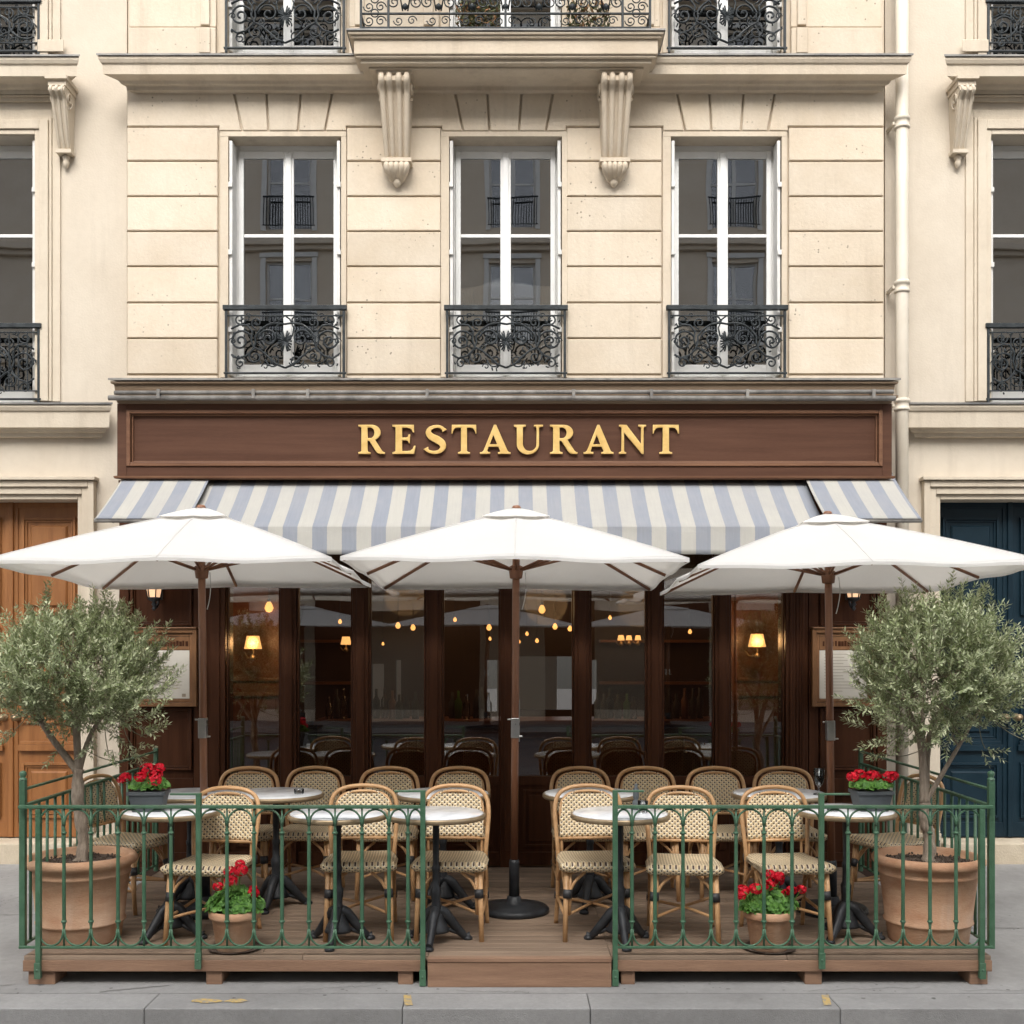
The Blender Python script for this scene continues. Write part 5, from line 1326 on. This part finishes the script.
# ------------------------------------------------------------------ geraniums
def geranium(loc, label, pot, spread, hgt, fl, seed, shape='round'):
    r = random.Random(seed)
    T = thing('potted_geranium', label, 'flower pot', loc, r.uniform(-.1,.1), 'red geraniums in pots')
    p = MB()
    if pot == 'terra':
        p.lathe([(0,0),(.098,0),(.102,.008),(.128,.175),(.131,.178),(.143,.182),(.147,.190),(.147,.222),(.141,.228),(.130,.226),(.124,.20),(0,.195)], n=40)
        h = .20; p.build('pot', 'terra', T, world=False)
        q = MB(); q.lathe([(0,-.001),(.125,-.001),(.15,.012),(.146,.014),(.12,.004),(0,.004)], n=36); q.build('saucer', 'soil', T, world=False); rad = .12
    else:
        w0, w1, h = .082, .104, .115
        i = p.vs([(-w0,-w0*.8,0),(w0,-w0*.8,0),(w0,w0*.8,0),(-w0,w0*.8,0),(-w1,-w1*.8,h),(w1,-w1*.8,h),(w1,w1*.8,h),(-w1,w1*.8,h)])
        for f_ in ((0,3,2,1),(4,5,6,7),(0,1,5,4),(1,2,6,5),(2,3,7,6),(3,0,4,7)): p.fc([i+k for k in f_])
        p.frame(-w1-.006, w1+.006, h-.018, h+.004, .012, -w1*.8-.006, -w1*.8+.002); p.box(-w1-.006,-w1+.002,-w1*.8+.003,w1*.8,h-.018,h+.004); p.box(w1-.002,w1+.006,-w1*.8+.003,w1*.8,h-.018,h+.004)
        p.build('pot', 'charcoal', T, world=False, bevel=.004); rad = .09
    c = MB()
    for k in range(800):
        a = r.uniform(0,6.28); q = math.sqrt(r.random()); zz = h+.02+hgt*(1-q*q*.75)*r.random()**.45
        pt = Vector((q*cos(a)*spread, q*sin(a)*spread*.8, zz)); nrm = Vector((cos(a)*q+r.uniform(-.7,.7), sin(a)*q*.8+r.uniform(-1,.4), .75)).normalized()
        s_ = nrm.orthogonal().normalized(); s2 = nrm.cross(s_); rr_ = r.uniform(.011,.020); mi = 0 if r.random() < .6 else 1
        ang = r.uniform(0,6.28); pts = []
        for j in range(9):
            b = ang+2*pi*j/9; rq = rr_*(1+.13*(1 if j % 2 else -1)); pts.append(pt+s_*cos(b)*rq+s2*sin(b)*rq+nrm*rr_*.25)
        i = c.vs(pts+[pt])
        for j in range(9): c.fc((i+j, i+(j+1)%9, i+9), mi)
    for k in range(26):
        a = r.uniform(0,6.28); q = r.random()*.9; c.tube([(0,0,h-.01),(q*cos(a)*spread, q*sin(a)*spread*.8, h+hgt*.7)], .003, 4, mi=0, cap=False)
    c.build('foliage', ['ge1','ge2'], T, world=False, fix=False)
    for (dx, dy, dz_, rr_) in fl:
        c = MB(); ctr = Vector((dx, dy, dz_)); c.tube([(dx*.4,dy*.4,h+.03),(dx*.8,dy*.8,h+(dz_-h)*.6),(dx,dy,dz_)], .0025, 4, mi=2, cap=False)
        rr_ *= 1.12
        for k in range(int(52*(rr_/.035)**1.3)):
            v = Vector((r.gauss(0,1), r.gauss(0,1), r.gauss(.25,1))).normalized(); pc = ctr+Vector((v.x*rr_, v.y*rr_, v.z*rr_*.75)); s_ = v.orthogonal().normalized(); s2 = v.cross(s_); a0 = r.uniform(0,6)
            for j in range(5):
                b = a0+2*pi*j/5; d = s_*cos(b)+s2*sin(b); e = s_*-sin(b)+s2*cos(b); l = r.uniform(.009,.013)
                i = c.vs([pc, pc+d*l*.6+e*l*.42+v*.002, pc+d*l+v*.003, pc+d*l*.6-e*l*.42+v*.002]); c.fc((i,i+1,i+2,i+3), k % 2)
        c.build('flower_head', ['petal','petal2','ge1'], T, world=False, fix=False)
yg = 6.54
geranium((X(235,yg), yg, .1705), 'terracotta pot of red geraniums standing on the deck near the orange doors', 'terra', .165, .14, [(.05,-.06,.46,.035),(-.03,.0,.44,.03),(.0,-.08,.405,.032),(-.065,-.10,.375,.024),(.13,-.08,.335,.028),(.10,.02,.34,.02),(.03,0,.485,.022)], 21)
geranium((X(769,yg), yg, .1705), 'terracotta pot of red geraniums standing on the deck near the blue doors', 'terra', .165, .14, [(-.17,-.05,.345,.034),(-.10,-.08,.36,.033),(-.02,-.06,.375,.030),(.00,0,.42,.032),(.05,-.02,.415,.028),(.06,.0,.385,.022),(.10,-.09,.35,.024),(.17,-.05,.345,.024),(-.19,-.1,.325,.02),(.075,-.06,.33,.018)], 22)
yt = FT+.12
geranium((X(149,yt-.05), yt-.05, TT+.001), 'charcoal planter of red geraniums on the marble table near the orange doors', 'char', .11, .07, [(.0,-.03,.245,.040),(.045,-.03,.215,.034),(.05,-.08,.185,.034),(-.03,-.08,.205,.030),(-.13,-.02,.20,.028),(-.15,-.03,.185,.02),(.06,0,.25,.028)], 23)
geranium((X(871,yt-.03), yt-.03, TT+.001), 'charcoal planter of red geraniums on the marble table near the blue doors', 'char', .12, .06, [(-.12,-.03,.20,.030),(-.08,-.03,.215,.030),(-.01,-.05,.205,.036),(.03,0,.20,.028),(.09,-.05,.20,.036),(.12,-.03,.205,.028)], 24)

# ------------------------------------------------------------------ camera, light
cam = bpy.data.cameras.new('Camera'); co = bpy.data.objects.new('Camera', cam); C.objects.link(co)
co.location = (0, 0, EZ); co.rotation_euler = (pi/2, 0, 0)
cam.sensor_width = 36; cam.lens = 36*F/1024; cam.shift_y = (HY-512)/1024; cam.clip_end = 300; cam.clip_start = .05
SC.camera = co
W = bpy.data.worlds.new('World'); SC.world = W; W.use_nodes = True; t = W.node_tree
sky = N(t, 'ShaderNodeTexSky'); sky.sky_type = 'NISHITA'; sky.sun_disc = False; sky.sun_elevation = math.radians(44); sky.sun_rotation = math.radians(185)
sky.air_density = 1.0; sky.dust_density = 4.0; sky.ozone_density = 1.0
hs = N(t, 'ShaderNodeHueSaturation'); hs.inputs['Saturation'].default_value = .28; L(t, sky.outputs[0], hs.inputs['Color'])
bg = t.nodes['Background']; L(t, hs.outputs[0], bg.inputs[0]); bg.inputs[1].default_value = .15
sl = bpy.data.lights.new('sun', 'SUN'); sl.energy = 1.25; sl.angle = math.radians(48); sl.color = (1,.965,.91)
so = bpy.data.objects.new('sun', sl); C.objects.link(so); so.rotation_euler = (math.radians(46), 0, math.radians(-5)); so.location = (0, 0, 20)
SC.view_settings.view_transform = 'Standard'; SC.view_settings.look = 'None'; SC.view_settings.exposure = 1.22; SC.view_settings.gamma = 1
SC.render.engine = 'CYCLES'
cy = SC.cycles; cy.use_denoising = True; cy.max_bounces = 8; cy.diffuse_bounces = 4; cy.glossy_bounces = 4; cy.transparent_max_bounces = 12; cy.transmission_bounces = 6
cy.sample_clamp_indirect = 6; cy.caustics_reflective = False; cy.caustics_refractive = False
